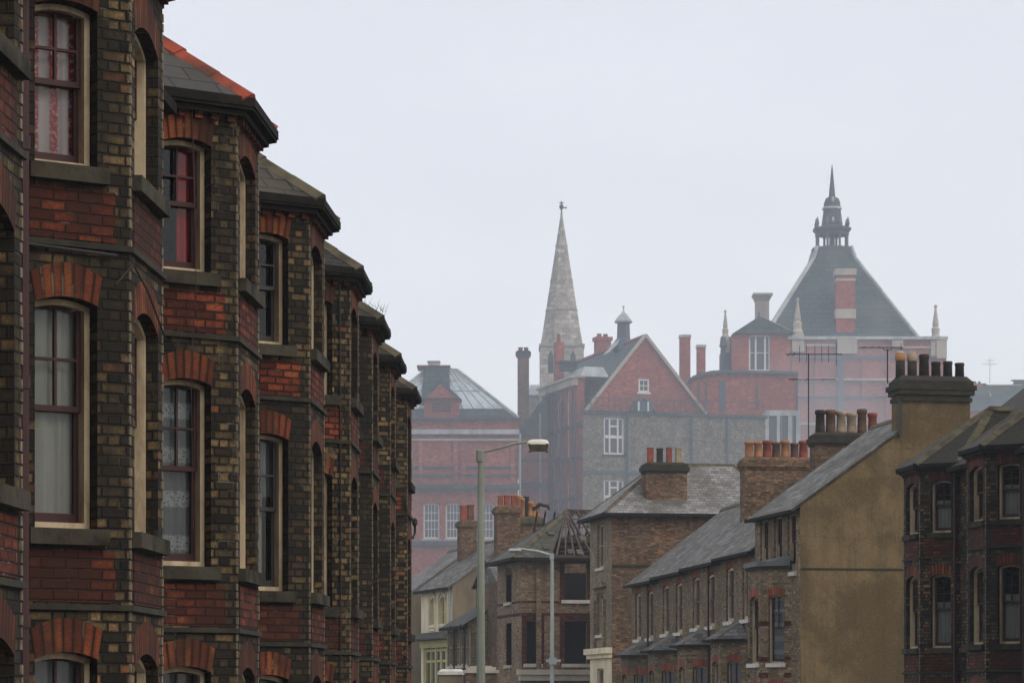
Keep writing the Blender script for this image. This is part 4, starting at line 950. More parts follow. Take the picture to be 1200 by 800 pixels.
# annex between hall and gabled building, with the tall two-pot stack
B=Block('annex','dark-roofed red brick annex with a tall two-pot chimney stack, right of the red hall','building',((608-600)/FPX*200,200),0)
kx=lambda px:(px-608)/FPX*200; Z=B.z; W=kx(642)
mb=MB(); mb.box(0,W,0,9,0,Z(508)); mb.build('wall',M['redfar'],B.root)
mb=MB(); mb.prism([(0,-.2,Z(512)),(W,-.2,Z(512)),(W,-.2,Z(459)),(0,-.2,Z(506))],[(0,8,Z(512)),(W,8,Z(512)),(W,8,Z(450)),(0,8,Z(500))]); mb.build('roof',M['slate_far'],B.root)
mb=MB(); mb.tube([(kx(633),-.15,0),(kx(633),-.15,Z(484))],.09,8); mb.build('downpipe',M['pipe_grey'],B.root)
mb=MB(); mb.box(kx(607),W,-.35,0,Z(572),Z(566)); mb.box(kx(607),W,-.2,0,Z(540),Z(537)); mb.build('string_course',M['slate_far'],B.root)
x0,x1=kx(606.5),kx(620); mb=MB(); mb.box(x0,x1,.3,1.2,Z(560),Z(417)); c=mb.build('chimney',M['brown_brick'],B.root)
mb=MB(); mb.box(x0-.08,x1+.08,.22,1.28,Z(417),Z(415)); mb.box(x0-.14,x1+.14,.16,1.34,Z(415),Z(411.5)); mb.box(x0-.05,x1+.05,.25,1.25,Z(411.5),Z(410)); mb.build('chimney_cap',M['slate_far'],c)
for px in (610,616.5): mb=MB(); mb.lathe(kx(px),.75,[(.16,Z(410)),(.15,Z(407)),(.18,Z(406.5)),(.17,Z(405.5))],10); mb.build('chimney_pot',M['potred'],c,smooth=True)

# ================================================================== RED GABLED BUILDING with flint wall
B=Block('gabled_building','red brick gabled building over a grey flint wall, white windows and a small roof turret','building',((683-600)/FPX*195,195),16)
T=B.t; Z=B.z; D2=16.0; W=T(897)
FS=Face((0,0),(W,0)); 
def zt_(py,px): return B.z(py,B.Yt(T(px)))
zc=Z(484)
w1=[(T(707.5),T(731.5),zt_(532.5,720),zt_(489,720),0),(T(707.5),T(731.5),zt_(600,720),zt_(562,720),0),(T(748),T(760),zt_(480,754)-1.6,zt_(481,754)-.4,0)]
mb=MB(); wall(mb,FS,0,zc,w1[:2],reveal=.25); mb.quad((W,0,0),(W,D2,0),(W,D2,zc),(W,0,zc)); mb.quad((W,D2,0),(0,D2,0),(0,D2,zc),(W,D2,zc)); mb.build('flint_wall',M['flint'],B.root)
mb=MB(); FS.box(mb,-.1,W+.1,-.3,.15,zc,zc+.2); mb.build('coping',M['slate_far'],B.root)
mb=MB(); FS.box(mb,0,W,0,.06,zt_(556,740),zt_(552,740)); mb.build('string_course',M['pipe_blue'],B.root)
for j,(a_,b_,c_,d_,e_) in enumerate(w1[:2]):
    w_=simplewin(FS,a_,b_,c_,d_,B.root,'frame_white',bars='1',sill='slate_far',fw=.12,rec=.1)
    mb=MB(); m1=a_+(b_-a_)*.30; m2=a_+(b_-a_)*.70; 
    for u in (m1,m2): FS.box(mb,u-.06,u+.06,-.2,-.06,c_,d_)
    FS.box(mb,a_+.1,b_-.1,-.19,-.07,c_+(d_-c_)*.44,c_+(d_-c_)*.5); FS.box(mb,m1+.06,m2-.06,-.19,-.07,c_+(d_-c_)*.74,c_+(d_-c_)*.79)
    mb.build('mullions',M['frame_white'],w_)
for px in (735,810,852): mb=MB(); u=T(px); mb.tube([(u,-.12,0),(u,-.12,zc)],.08,6); mb.build('downpipe',M['pipe_blue'],B.root)
# gable
gl,gr,ga=T(687),T(828),T(757); zg=zt_(392,757)
gz=lambda px,py:(T(px),zt_(py,px))
mb=MB(); gw=(T(749.5),T(762),zt_(459,755),zt_(443.5,755)); 
# gable face built in strips round its window
def slope(u): return zc+.2+(zg-zc-.2)*((u-gl)/(ga-gl) if u<ga else (gr-u)/(gr-ga))
G=Face((0,.25),(W,.25)); 
mb.poly([G.P(gl,0,zc+.2),G.P(gw[0],0,zc+.2),G.P(gw[0],0,slope(gw[0]))]); mb.poly([G.P(gw[1],0,zc+.2),G.P(gr,0,zc+.2),G.P(gw[1],0,slope(gw[1]))])
mb.quad(G.P(gw[0],0,zc+.2),G.P(gw[1],0,zc+.2),G.P(gw[1],0,gw[2]),G.P(gw[0],0,gw[2])); mb.poly([G.P(gw[0],0,gw[3]),G.P(gw[1],0,gw[3]),G.P(gw[1],0,slope(gw[1])),G.P(ga,0,zg),G.P(gw[0],0,slope(gw[0]))])
mb.build('gable',M['redfar'],B.root)
simplewin(G,gw[0],gw[1],gw[2],gw[3],B.root,'frame_white',sill='frame_white',fw=.11,rec=.0)
# small half-hidden window under the gable window with its dark hood
mb=MB(); u0,u1=T(746),T(761); mb2=[]; G.box(mb,u0-.15,u1+.15,.0,.5,zc+.2,zt_(470,754)); mb.tube([G.P(u0-.4,.3,zc+.25),G.P(u0+.0,.3,zt_(471,754)),G.P((u0+u1)/2,.3,zt_(467,754)),G.P(u1,.3,zt_(471,754)),G.P(u1+.4,.3,zc+.25)],.14,6); hd=mb.build('low_window',M['pipe_blue'],B.root)
mb=MB(); G.box(mb,u0,u0+.12,.5,.56,zc+.25,zt_(471,754)); G.box(mb,u1-.25,u1-.13,.5,.56,zc+.25,zt_(471,754)); mb.build('frame',M['frame_white'],hd)
mb=MB(); 
for (ua,ub) in ((gl,ga),(gr,ga)):
    mb.bar(G.P(ua,.1,slope(ua)),G.P(ub,.1,zg),.28,.2)
mb.build('verge',M['stone_pale'],B.root)
ov=.1; mb=MB()
roofslab(mb,[(gl,D2,zc+.1),(gl,.2,zc+.1),(ga,.2,zg),(ga,D2,zg)],.1); roofslab(mb,[(gr,.2,zc+.1),(gr,D2,zc+.1),(ga,D2,zg),(ga,.2,zg)],.1); rf=mb.build('roof',M['slate_far'],B.root)
mb=MB(); hiptile(mb,(ga,.2,zg),(ga,D2,zg),.16,.5); mb.build('ridge_tiles',M['hip_red'],rf)
mb=MB()
for px in range(692,826,7):
    u=T(px); mb.bar(G.P(u,.35,zc+.2),G.P(u,.35,zc+1.1),.035)
mb.bar(G.P(gl,.35,zc+1.1),G.P(W,.35,zc+1.1),.045); mb.bar(G.P(gl,.35,zc+.65),G.P(W,.35,zc+.65),.03); mb.build('railing',M['pipe_blue'],B.root)
# left street facade, taller block with cornice
l1,l2=B.l(676),B.l(637.5); zcn=B.z(441,B.Yl(l1)); xin=T(692)
FL=Face((0,l2),(0,0)); LW=l2
ul=lambda px: l2-B.l(px)
fz=lambda py,px:B.z(py,B.Yl(B.l(px)))
cols_=[(ul(644),ul(649),fz(536,646),fz(462,646),0),(ul(652),ul(656),fz(536,655),fz(462,655),0),(ul(663.5),ul(668),fz(536,666),fz(458,666),0),(ul(652),ul(656),fz(600,655),fz(562,655),0),(ul(663.5),ul(668),fz(596,666),fz(560,666),0)]
mb=MB(); wall(mb,FL,0,zc,[],u0=LW-l1,u1=LW)
wall(mb,FL,0,zcn,cols_,reveal=.25,u0=0,u1=LW-l1); mb.quad((0,l1,zc),(xin,l1,zc),(xin,l1,zcn),(0,l1,zcn)); mb.quad((xin,l2,0),(0,l2,0),(0,l2,zcn),(xin,l2,zcn)); mb.quad((xin,l1,zc),(xin,l2,zc),(xin,l2,zcn),(xin,l1,zcn)); mb.build('street_wall',M['redfar'],B.root)
for c_ in cols_: simplewin(FL,*c_[:4],B.root,'frame_white',sill='slate_far',fw=.1,rec=.12)
mb=MB(); FL.box(mb,-.2,LW-l1+.15,-.05,.35,zcn-.62,zcn-.12); FL.box(mb,-.3,LW-l1+.25,-.05,.5,zcn-.12,zcn+.05); mb.box(0,xin,l1-.3,l1,zcn-.1,zcn+.05); mb.build('cornice',M['stone_pale'],B.root)
for zq in (fz(508,650),fz(545,650),fz(590,650)): mb=MB(); FL.box(mb,0,LW-l1*.0,0,.15,zq,zq+.18); mb.build('string_course',M['slate_far'],B.root)
mb=MB(); 
for px in (640,650.5,660,671): u=ul(px); FL.box(mb,u-.18,u+.18,0,.18,fz(590,650),zcn-.63)
mb.build('pilasters',M['redfar'],B.root)
for px,m_ in ((661,'pipe_blue'),(678,'pipe_blue'),(642,'pipe_grey')): mb=MB(); u=ul(px); mb.tube([FL.P(u,.25,0),FL.P(u,.25,fz(470,px))],.09,6); mb.build('downpipe',M[m_],B.root)
mb=MB(); z0=zcn+.05; z1=z0+.75; mb.prism([(.3,l1+.2,z0),(T(722),l1+.2,z0),(T(722),l2-.4,z0),(.3,l2-.4,z0)],[(.8,l1+.7,z1),(T(718),l1+.7,z1),(T(718),l2-.9,z1),(.8,l2-.9,z1)]); mb.build('lead_roof',M['lead_far'],B.root)
mb=MB(); xv=T(690); mb.box(xv-.5,xv+.5,l1+3,l1+4,z1,z1+.5); mb.box(xv-.7,xv+.7,l1+2.8,l1+4.2,z1+.5,z1+.65); mb.build('roof_vent',M['slate_far'],B.root)
x0=T(653)-.1
mb=MB(); yy=l1+5; xx=1.0
def atx(px,yl): return ((px-CXP)/FPX*(B.K.y+yl*math.cos(B.a))-B.K.x+yl*math.sin(B.a))/math.cos(B.a)
x0,x1=atx(652.5,yy),atx(661,yy); Zy=lambda py,yl:B.z(py,B.Yl(yl)); mb.box(x0,x1,yy,yy+.8,zcn-.5,Zy(400,yy)); c=mb.build('chimney',M['redfar'],B.root)
mb=MB(); mb.lathe((x0+x1)/2,yy+.4,[(.14,Zy(400,yy)),(.12,Zy(390,yy))],8); mb.build('chimney_pot',M['potred'],c)
yy=11.0; x0,x1=atx(701,yy),atx(717,yy); mb=MB(); mb.box(x0,x1,yy,yy+.9,zg-2.5,Zy(396,yy)); c=mb.build('chimney',M['redfar'],B.root)
mb=MB(); mb.box(x0-.1,x1+.1,yy-.1,yy+1,Zy(396,yy),Zy(391.5,yy)); mb.build('chimney_cap',M['redfar'],c)
for px in (705,712.5): mb=MB(); mb.lathe(atx(px,yy),yy+.45,[(.2,Zy(391.5,yy)),(.17,Zy(388.5,yy)),(.2,Zy(387.5,yy))],10); mb.build('chimney_pot',M['potred'],c)
yy=5.0; xc=atx(731.5,yy); z=lambda py:Zy(py,yy)
mb=MB(); mb.lathe(xc,yy,[(.85,z(408)),(.6,z(396)),(.5,z(394)),(.46,z(377)),(.5,z(375.5))],8); tu=mb.build('roof_turret',M['pipe_blue'],B.root)
mb=MB(); mb.lathe(xc,yy,[(.62,z(375.5)),(.66,z(374)),(.55,z(371.5)),(.36,z(367)),(.1,z(363)),(.05,z(361)),(.03,z(356))],12); mb.build('turret_cap',M['lead_far'],tu,smooth=True)
mb=MB(); mb.lathe(xc,yy,[(.02,z(358)),(.1,z(357)),(.1,z(356)),(.02,z(355))],8); mb.build('finial',M['lead_far'],tu)
mb=MB(); mb.prism([(xc-1.4,yy-.6,z(413)),(xc-.6,yy-.6,z(402)),(xc-.6,yy+.5,z(402)),(xc-1.4,yy+.5,z(413))],[(xc-1.2,yy-.6,z(411)),(xc-.5,yy-.6,z(396)),(xc-.5,yy+.5,z(396)),(xc-1.2,yy+.5,z(411))]); mb.build('lead_flashing',M['lead_far'],tu)

# ================================================================== CHURCH with spire
B=Block('church','church with tall pale stone spire and weather vane behind the gabled building','church',((658-600)/FPX*260,258),0)
Z=lambda py:(HZ-py)/FPX*260+EYE; k=260/FPX; rB=26.2*k
mb=MB(); mb.box(-25.5*k,25.5*k,0,51*k,0,Z(409)); mb.build('tower',M['stone_church'],B.root)
mb=MB(); cy=25.5*k
mb.box(-26.5*k,26.5*k,-.1,52*k,Z(409),Z(406)); mb.build('cornice',M['stone_church'],B.root)
mb=MB(); mb.lathe(0,cy,[(rB*1.03,Z(406)),(rB*.93,Z(393)),(7.4*k,Z(290)),(7.8*k,Z(289.5)),(7.5*k,Z(287)),(6.9*k,Z(286.6)),(1.2*k,Z(252)),(1.6*k,Z(251)),(1.2*k,Z(249))],8,R(22.5)); sp=mb.build('spire',M['stone_church'],B.root)
mb=MB(); mb.tube([(0,cy,Z(251)),(0,cy,Z(236))],.07,6); mb.bar((-2.6*k,cy,Z(238)),(2.6*k,cy,Z(238)),.09); mb.lathe(0,cy,[(.05,Z(246)),(.2,Z(244)),(.2,Z(241)),(.05,Z(239.5))],8); mb.prism([(.1,cy-.03,Z(244)),(6*k,cy-.03,Z(244.5)),(6*k,cy-.03,Z(242))],[(.1,cy+.03,Z(244)),(6*k,cy+.03,Z(244.5)),(6*k,cy+.03,Z(242))]); mb.build('weather_vane',M['iron'],sp)
for s_ in (-1,1):
    mb=MB(); x=s_*21*k; mb.lathe(x,0.3,[(4*k,Z(412)),(4*k,Z(406)),(3*k,Z(402)),(.3*k,Z(388))],4,math.pi/4); mb.build('broach',M['stone_church'],sp)
for px in (646,672):
    x=(px-659)*k; mb=MB(); mb.prism([(x-3*k,-.04,Z(440)),(x+3*k,-.04,Z(440)),(x+3*k,.1,Z(440)),(x-3*k,.1,Z(440))],[(x-3*k,-.04,Z(420)),(x+3*k,-.04,Z(420)),(x+3*k,.1,Z(420)),(x-3*k,.1,Z(420))]); mb.prism([(x-3*k,-.04,Z(420)),(x+3*k,-.04,Z(420)),(x,-.04,Z(413))][::-1],[(x-3*k,.1,Z(420)),(x+3*k,.1,Z(420)),(x,.1,Z(413))][::-1]); mb.build('belfry_opening',M['slate_far'],B.root)
for zz_ in (330,365):
    mb=MB(); r_=26.2*k*(zz_-251)/155-.02; mb.lathe(0,cy,[(r_+.1,Z(zz_)),(r_+.1,Z(zz_-1.2))],8,R(22.5)); mb.build('spire_band',M['stone_church'],sp)
mb=MB(); mb.box(-39*k,-25.6*k,3,20,0,Z(462)); mb.build('nave_wall',M['stone_church'],B.root)
mb=MB(); mb.prism([(-39*k,2.6,Z(462)),(-25.6*k,2.6,Z(462)),(-25.6*k,20,Z(462)),(-39*k,20,Z(462))],[(-37*k,6,Z(445)),(-25.6*k,6,Z(445)),(-25.6*k,17,Z(445)),(-37*k,17,Z(445))]); mb.build('nave_roof',M['lead_far'],B.root)

# ================================================================== TALL STACKS behind the gable + bow-roofed extension
B=Block('wing_building','red brick wing with a long bowed roof edge and two tall stacks','building',((790-600)/FPX*215,215),0)
kx=lambda px:(px-790)/FPX*215; Z=B.z; W=kx(935)
FS=Face((kx(805),0),(W,0)); off=kx(805)
mb=MB(); pts=[(kx(805),0),(kx(805),Z(449)),(kx(812),Z(444)),(kx(822),Z(440.5)),(kx(834),Z(438)),(kx(850),Z(437)),(W,Z(439))]
mb.prism([(p[0],0,p[1]) for p in [(kx(805),0)]+pts[1:]+[(W,0)]][::1],[(p[0],12,p[1]) for p in [(kx(805),0)]+pts[1:]+[(W,0)]]); mb.build('wall',M['redfar'],B.root)
mb=MB()
for (a_,b_),(c_,d_) in zip(pts[1:],pts[2:]): mb.prism([(a_,-.3,b_-.0),(c_,-.3,d_-.0),(c_,12,d_),(a_,12,b_)],[(a_,-.3,b_+.22),(c_,-.3,d_+.22),(c_,12,d_+.22),(a_,12,b_+.22)])
mb.build('roof_edge',M['pipe_blue'],B.root)
mb=MB()
for px in (809,819,828): mb.box(kx(px-.7),kx(px+.7),-.1,0,Z(482),Z(447))
mb.box(kx(843),kx(850),-.06,0,Z(482),Z(446)); mb.box(kx(887),kx(888.5),-.1,0,Z(478),Z(452)); mb.box(kx(933),kx(935),-.12,0,0,Z(441)); mb.build('recesses_and_pipes',M['pipe_blue'],B.root)
for (a_,b_,t_,bt,lab) in ((799.5,812,386,455,0),(820,830,398,445,0)):
    mb=MB(); mb.box(kx(a_),kx(b_),3,3.9,Z(470),Z(t_+3)); c=mb.build('chimney',M['redfar'],B.root); mb=MB(); mb.box(kx(a_)-.06,kx(b_)+.06,2.94,3.96,Z(t_+3),Z(t_)); mb.build('chimney_cap',M['lead_far'],c)
# glazed stair bay (white frames) right of flint wall
B2=Block('glazed_lobby','white-framed glazed lobby at the right end of the flint wall','building',((897-600)/FPX*208,208),0)
kx2=lambda px:(px-897)/FPX*208; Z2=B2.z
mb=MB(); mb.box(0,kx2(937),0,4,0,Z2(521)); mb.build('base',M['redfar'],B2.root)
mb=MB(); mb.box(0,kx2(937),-.02,3,Z2(487),Z2(480.5)); 
for px in (898.5,913,926,935.5): mb.box(kx2(px)-.16,kx2(px)+.16,0,.3,Z2(521),Z2(487))
mb.box(kx2(915),kx2(923-9),0,.2,Z2(521),Z2(487)); mb.build('frame',M['lead_far'],B2.root)
mb=MB(); mb.box(.1,kx2(936),.35,.45,Z2(521),Z2(487)); mb.build('pane',M['glass_far'],B2.root)

# ================================================================== TOWN HALL
B=Block('town_hall','big red brick town hall with steep slate pyramid roof, open lantern and four stone pinnacles','town hall',((926-600)/FPX*250,250),0)
kx=lambda px:(px-926)/FPX*250; Z=B.z; k=250/FPX; W=kx(1109); D=15.5
FS=Face((0,0),(W,0))
mb=MB(); mb.box(0,W,0,D,0,Z(398)); mb.build('wall',M['redfar'],B.root)
mb=MB(); FS.box(mb,-.2,W+.1,-.3,.35,Z(398),Z(394.5)); mb.build('coping',M['lead_far'],B.root)
mb=MB(); FS.box(mb,0,W,0,.25,Z(420),Z(417)); mb.build('string_course',M['pipe_blue'],B.root)
mb=MB(); FS.box(mb,kx(945),kx(980),0,.12,Z(406),Z(403)); FS.box(mb,kx(1005),kx(1095),0,.12,Z(408),Z(406)); FS.box(mb,kx(981),kx(1003.5),0,.5,Z(415),Z(396)); FS.box(mb,kx(1045),kx(1058),0,.3,Z(408),Z(399)); FS.box(mb,kx(1097),W,0,.3,Z(420),Z(398)); mb.build('stone_dressings',M['stone_pale'],B.root)
mb=MB(); FS.box(mb,kx(982),kx(988),0,.4,0,Z(420)); mb.build('downpipe',M['pipe_blue'],B.root)
for px in (930,957,1012,1040,1070,1100): mb=MB(); FS.box(mb,kx(px-2.2),kx(px+2.2),0,.22,0,Z(420.2)); mb.build('brick_pier',M['redfar'],B.root)
for p,q,m_ in ((446,443.5,'stone_pale'),(466,464.5,'slate_far'),(498,495.5,'stone_pale')): mb=MB(); FS.box(mb,0,W,-.02,.3,Z(p),Z(q)); mb.build('string_course',M[m_],B.root)
# wall projecting left under the dormer pavilion
mb=MB(); mb.box(kx(858),0,1.0,D,0,Z(391)); mb.build('side_wing',M['redfar'],B.root)
# pyramid roof (slightly concave)
cy=D/2; kq=(250+cy)/FPX; cx=(975-600)*kq-B.K.x; Zo,ko=Z,k; Z=lambda py:(HZ-py)*kq+EYE; k=kq
prof=[(91*ko,Zo(396)),(24*k,Z(306)),(20*k,Z(292))]
s2=math.sqrt(2); mb=MB(); mb.lathe(cx,cy+0,[(r*s2,z) for r,z in prof],4,math.pi/4,sq=(D/2-.2)/(91*ko)); rf=mb.build('pyramid_roof',M['slate_far'],B.root)
mb=MB(); q=(D/2-.2)/(91*ko)
for sx in(-1,1):
    for sy in(-1,1):
        for (r,z),(r2,z2) in zip(prof,prof[1:]): mb.bar((cx+sx*r,cy+sy*r*q,z),(cx+sx*r2,cy+sy*r2*q,z2),.25,.25)
mb.build('hip_rolls',M['lead_far'],rf)
mb=MB(); mb.prism([(cx-6*k,cy-3.2,Z(332)),(cx+7*k,cy-3.2,Z(332)),(cx+7*k,cy-1,Z(332)),(cx-6*k,cy-1,Z(332))],[(cx-1*k,cy-2.2,Z(316)),(cx+5*k,cy-2.2,Z(316)),(cx+5*k,cy-1,Z(316)),(cx-1*k,cy-1,Z(316))]); mb.build('roof_hatch',M['stone_pale'],rf)
# lantern
ln=MB(); ln.lathe(cx,cy,[(21*k*1.2,Z(293.5)),(21*k*1.2,Z(291.5))],8,R(22.5)); lan=ln.build('lantern',M['pipe_blue'],B.root)
for i in range(8):
    t=R(22.5+45*i); mb=MB(); x,y=cx+math.cos(t)*18.5*k,cy+math.sin(t)*18.5*k; mb.lathe(x,y,[(2.0*k,Z(291.5)),(1.4*k,Z(289)),(1.4*k,Z(278)),(2.1*k,Z(275))],8); mb.build('column',M['pipe_blue'],lan)
mb=MB(); mb.lathe(cx,cy,[(3.6*k,Z(291)),(3.2*k,Z(275))],8,R(22.5)); mb.build('stair_core',M['pipe_blue'],lan)
mb=MB(); mb.lathe(cx,cy,[(20.5*k,Z(276)),(20.5*k,Z(273)),(23.5*k,Z(270)),(23.5*k,Z(268)),(19*k,Z(267)),(13*k,Z(265)),(10.5*k,Z(247)),(11.8*k,Z(245.5)),(11.8*k,Z(243.5)),(10*k,Z(242)),(10*k,Z(238)),(8*k,Z(233)),(4*k,Z(231)),(3.6*k,Z(226)),(1.7*k,Z(206)),(.8*k,Z(197)),(.3*k,Z(193))],8,R(22.5)); mb.build('lantern_cap',M['slate_far'],lan)
mb=MB(); mb.lathe(cx,cy,[(11.9*k,Z(245.6)),(12.2*k,Z(244.5)),(11.9*k,Z(243.4))],8,R(22.5)); mb.lathe(cx,cy-10.6*k,[(1*k,Z(262)),(2*k,Z(259)),(1*k,Z(256))],8); mb.lathe(cx,cy-8.6*k,[(1.2*k,Z(238)),(2*k,Z(235)),(.5*k,Z(232))],8); mb.build('lantern_trim',M['lead_far'],lan)
for i in range(8):
    t=R(22.5+45*i); mb=MB(); x,y=cx+math.cos(t)*19.3*k,cy+math.sin(t)*19.3*k; mb.lathe(x,y,[(1.2*k,Z(267)),(2.2*k,Z(263)),(1.5*k,Z(260)),(1.2*k,Z(258.5)),(.3*k,Z(255))],8); mb.build('urn',M['pipe_blue'],lan)
Z,k=Zo,ko
def pinnacle(px,top,bot,y,w,mat='stone_pale'):
    x=kx(px); mb=MB(); mb.box(x-w*1.25*k,x+w*1.25*k,y-w*1.25*k,y+w*1.25*k,Z(bot+ (bot-top)*.5),Z(bot)); 
    h=bot-top; mb.lathe(x,y,[(w*1.15*k,Z(bot)),(w*1.2*k,Z(bot-h*.06)),(w*.85*k,Z(bot-h*.14)),(w*1.0*k,Z(bot-h*.3)),(w*.6*k,Z(bot-h*.36)),(w*.75*k,Z(bot-h*.42)),(w*.22*k,Z(top+h*.12)),(w*.4*k,Z(top+h*.08)),(w*.35*k,Z(top+h*.03)),(.05*k,Z(top))],8,R(22.5)); return mb.build('pinnacle',M[mat],B.root)
pinnacle(935,348,391,.3,5.6); pinnacle(1097,356,397,.3,5.2); pinnacle(852,359,393,2,4.0); pinnacle(905,360,393,D-.5,4.0)
mb=MB(); mb.lathe(kx(855),2.2,[(5*k,Z(432)),(5*k,Z(394)),(3*k,Z(391))],8); mb.lathe(kx(849),1.6,[(1.5*k,Z(440)),(4.5*k,Z(427)),(4*k,Z(424)),(3*k,Z(405)),(5*k,Z(403)),(4*k,Z(401)),(3*k,Z(392))],8); mb.build('corner_turret',M['pipe_blue'],B.root)
# dormer pavilion
FD=Face((kx(858),-.1),(kx(927),-.1)); 
mb=MB(); u0,u1=FD.W*(877.5-858)/69,FD.W*(902.5-858)/69
pts=[(0,Z(391)),(FD.W*.15,Z(383)),(FD.W*.43,Z(374)),(FD.W*.7,Z(380)),(FD.W,Z(391))]
wall(mb,FD,0,Z(391),[(u0,u1,Z(435),Z(392.4),0)],reveal=.3); mb.quad(FD.P(0,0,0),FD.P(0,0,Z(391)),FD.P(0,-1.1,Z(391)),FD.P(0,-1.1,0)); mb.build('pavilion_wall',M['redfar'],B.root)
mb=MB(); P_=lambda px,py,y:(kx(px),y,Z(py))
mb.prism([P_(858,391.5,-.5),P_(930,391.5,-.5),P_(889,371.5,-.5)][::-1],[P_(864,391.5,9),P_(944,391.5,9),P_(909,371.5,9)][::-1]); mb.build('pavilion_roof',M['slate_far'],B.root)
mb=MB(); mb.prism([P_(890,371,-.45),P_(931,390.5,-.45),P_(944,390.5,7),P_(909,371,7)],[P_(890,370.3,-.45),P_(931,389.8,-.45),P_(944,389.8,7),P_(909,370.3,7)]); mb.build('lead_roof',M['lead_far'],B.root)
mb=MB(); mb.lathe(kx(889),-.3,[(1.8*k,Z(374)),(1.0*k,Z(370)),(1.4*k,Z(369)),(.2*k,Z(364))],8); mb.build('finial',M['pipe_blue'],B.root)
w_=simplewin(FD,u0,u1,Z(435),Z(392.6),B.root,'frame_white',bars='1',sill='stone_pale',fw=.14,rec=.15)
mb=MB(); FD.box(mb,u0+(u1-u0)*.28,u0+(u1-u0)*.36,-.25,-.1,Z(435),Z(393)); FD.box(mb,u0+(u1-u0)*.72,u0+(u1-u0)*.8,-.25,-.1,Z(435),Z(393)); mb.build('mullions',M['frame_white'],w_)
# chimneys
mb=MB(); mb.box(kx(895),kx(911),8,9.2,Z(395),Z(334)); c=mb.build('chimney',M['stone_pale'],B.root)
mb=MB(); f=lambda a_,b_,y0,y1,py:[(kx(a_),y0,Z(py)),(kx(b_),y0,Z(py)),(kx(b_),y1,Z(py)),(kx(a_),y1,Z(py))]
mb.prism(f(895,911,8,9.2,338),f(892,914.5,7.7,9.5,331)); mb.prism(f(891.5,915,7.6,9.6,331),f(891.5,915,7.6,9.6,328.5)); mb.build('chimney_cap',M['stone_pale'],c)
mb=MB(); mb.box(kx(981),kx(1003),.6,2.0,Z(398),Z(318)); c=mb.build('chimney',M['redfar'],B.root)
mb=MB(); mb.box(kx(979.5),kx(1004.5),.45,2.15,Z(321),Z(313.5)); mb.box(kx(980.5),kx(1003.5),.55,2.05,Z(328),Z(325)); mb.box(kx(980),kx(1004),.5,2.1,Z(372),Z(361)); mb.box(kx(979.8),kx(1004.3),.48,2.12,Z(398),Z(391)); mb.build('stone_bands',M['stone_pale'],c)

# ================================================================== distant roofs at the right
for j,(xa,xb,py,pyr,dd,lb) in enumerate(((1118,1162,462,446,320,'distant blue-grey slate-roofed house with a row of small pots'),(1160,1204,462,447.5,330,'distant long slate roof at the right edge of the photo'),(1192,1250,460,442,345,'farthest slate roof rising at the very right edge'))):
    B=Block('distant_house',lb,'house',((xa-600)/FPX*dd,dd),0,'slate roofs far behind the right terrace'); Z=B.z; W=(xb-xa)/FPX*dd
    mb=MB(); mb.box(0,W,0,8,0,Z(482)); mb.build('wall',M['redfar'],B.root)
    mb=MB(); mb.prism([(-.2,-.3,Z(482)),(W+.2,-.3,Z(482)),(W+.2,8,Z(482)),(-.2,8,Z(482))],[(-.2 if j==1 else .3,3.8,Z(pyr)),(W+.2,3.8,Z(pyr)),(W+.2,4.2,Z(pyr)),(-.2 if j==1 else .3,4.2,Z(pyr))]); mb.build('roof',M['slate_far'],B.root)
    mb=MB(); mb.box(0,W,3.7,4.3,Z(pyr),Z(pyr-1.3)); mb.build('ridge_tiles',M['stone_pale'] if j==1 else M['slate_far'],B.root)
    if j==0:
        x0=(1136-xa)/FPX*dd; mb=MB(); mb.box(x0,x0+2.2,3.6,4.4,Z(462),Z(445.6)); c=mb.build('chimney',M['redfar'],B.root)
        for i in range(4): mb=MB(); mb.lathe(x0+.3+.5*i,4,[(.17,Z(445.6)),(.14,Z(442))],8); mb.build('chimney_pot',M['potred'],c)
    if j==1:
        x0=(1160-xa)/FPX*dd; mb=MB(); mb.lathe(x0,2.6,[(1.1,Z(475)),(.7,Z(460)),(.1,Z(449))],4,math.pi/4); mb.build('turret',M['lead_far'],B.root)

# ================================================================== aerials
def aerial(label,px,d,ytop,ybot,booms,rz=0):
    p=PX(px,ybot,d); t=thing('television_aerial',label,'aerial',(p.x,p.y,p.z),rz,'television aerials on the chimneys'); H=(ybot-ytop)/FPX*d; k=d/FPX
    mb=MB(); mb.tube([(0,0,0),(0,0,H)],.024,6); mb.build('mast',M['alu'],t)
    for (y,xa,xb,els) in booms:
        z=(ybot-y)*k; mb=MB(); mb.bar(((xa-px)*k,0,z),((xb-px)*k,0,z),.03); b=mb.build('boom',M['alu'],t)
        for (ex,hl,mode) in els:
            x=(ex-px)*k; mb=MB()
            if mode=='v': mb.bar((x,0,z-hl*k),(x,0,z+hl*k),.016)
            elif mode=='h': mb.bar((x,-hl*k,z),(x,hl*k,z),.016)
            elif mode=='loop': mb.tube([(x-hl*k,0,z),(x-hl*k*.7,0,z-hl*k*.45),(x,0,z-hl*k*.6),(x+hl*k*.7,0,z-hl*k*.45),(x+hl*k,0,z)],.012,5)
            mb.build('element',M['alu'],b)
    return t
aerial('tall television aerial with two crossed booms rising from the six-pot chimney',947.5,95.0,414,512,[(415,921,987,[(x,10,'v') for x in (937,945,955,963,971)]+[(980,14,'v')]+[(925,18,'h'),(930,16,'h')]),(444.5,924,980,[(930,10,'h'),(945,12,'h'),(965,10,'h')])])
aerial('television aerial with curved dipole beside the sooty-capped rendered chimney',1040,88.0,409,449,[(407,1006,1058,[(1040,6,'loop'),(1056,5,'v'),(1012,9,'h'),(1022,9,'h'),(1030,9,'h')])])
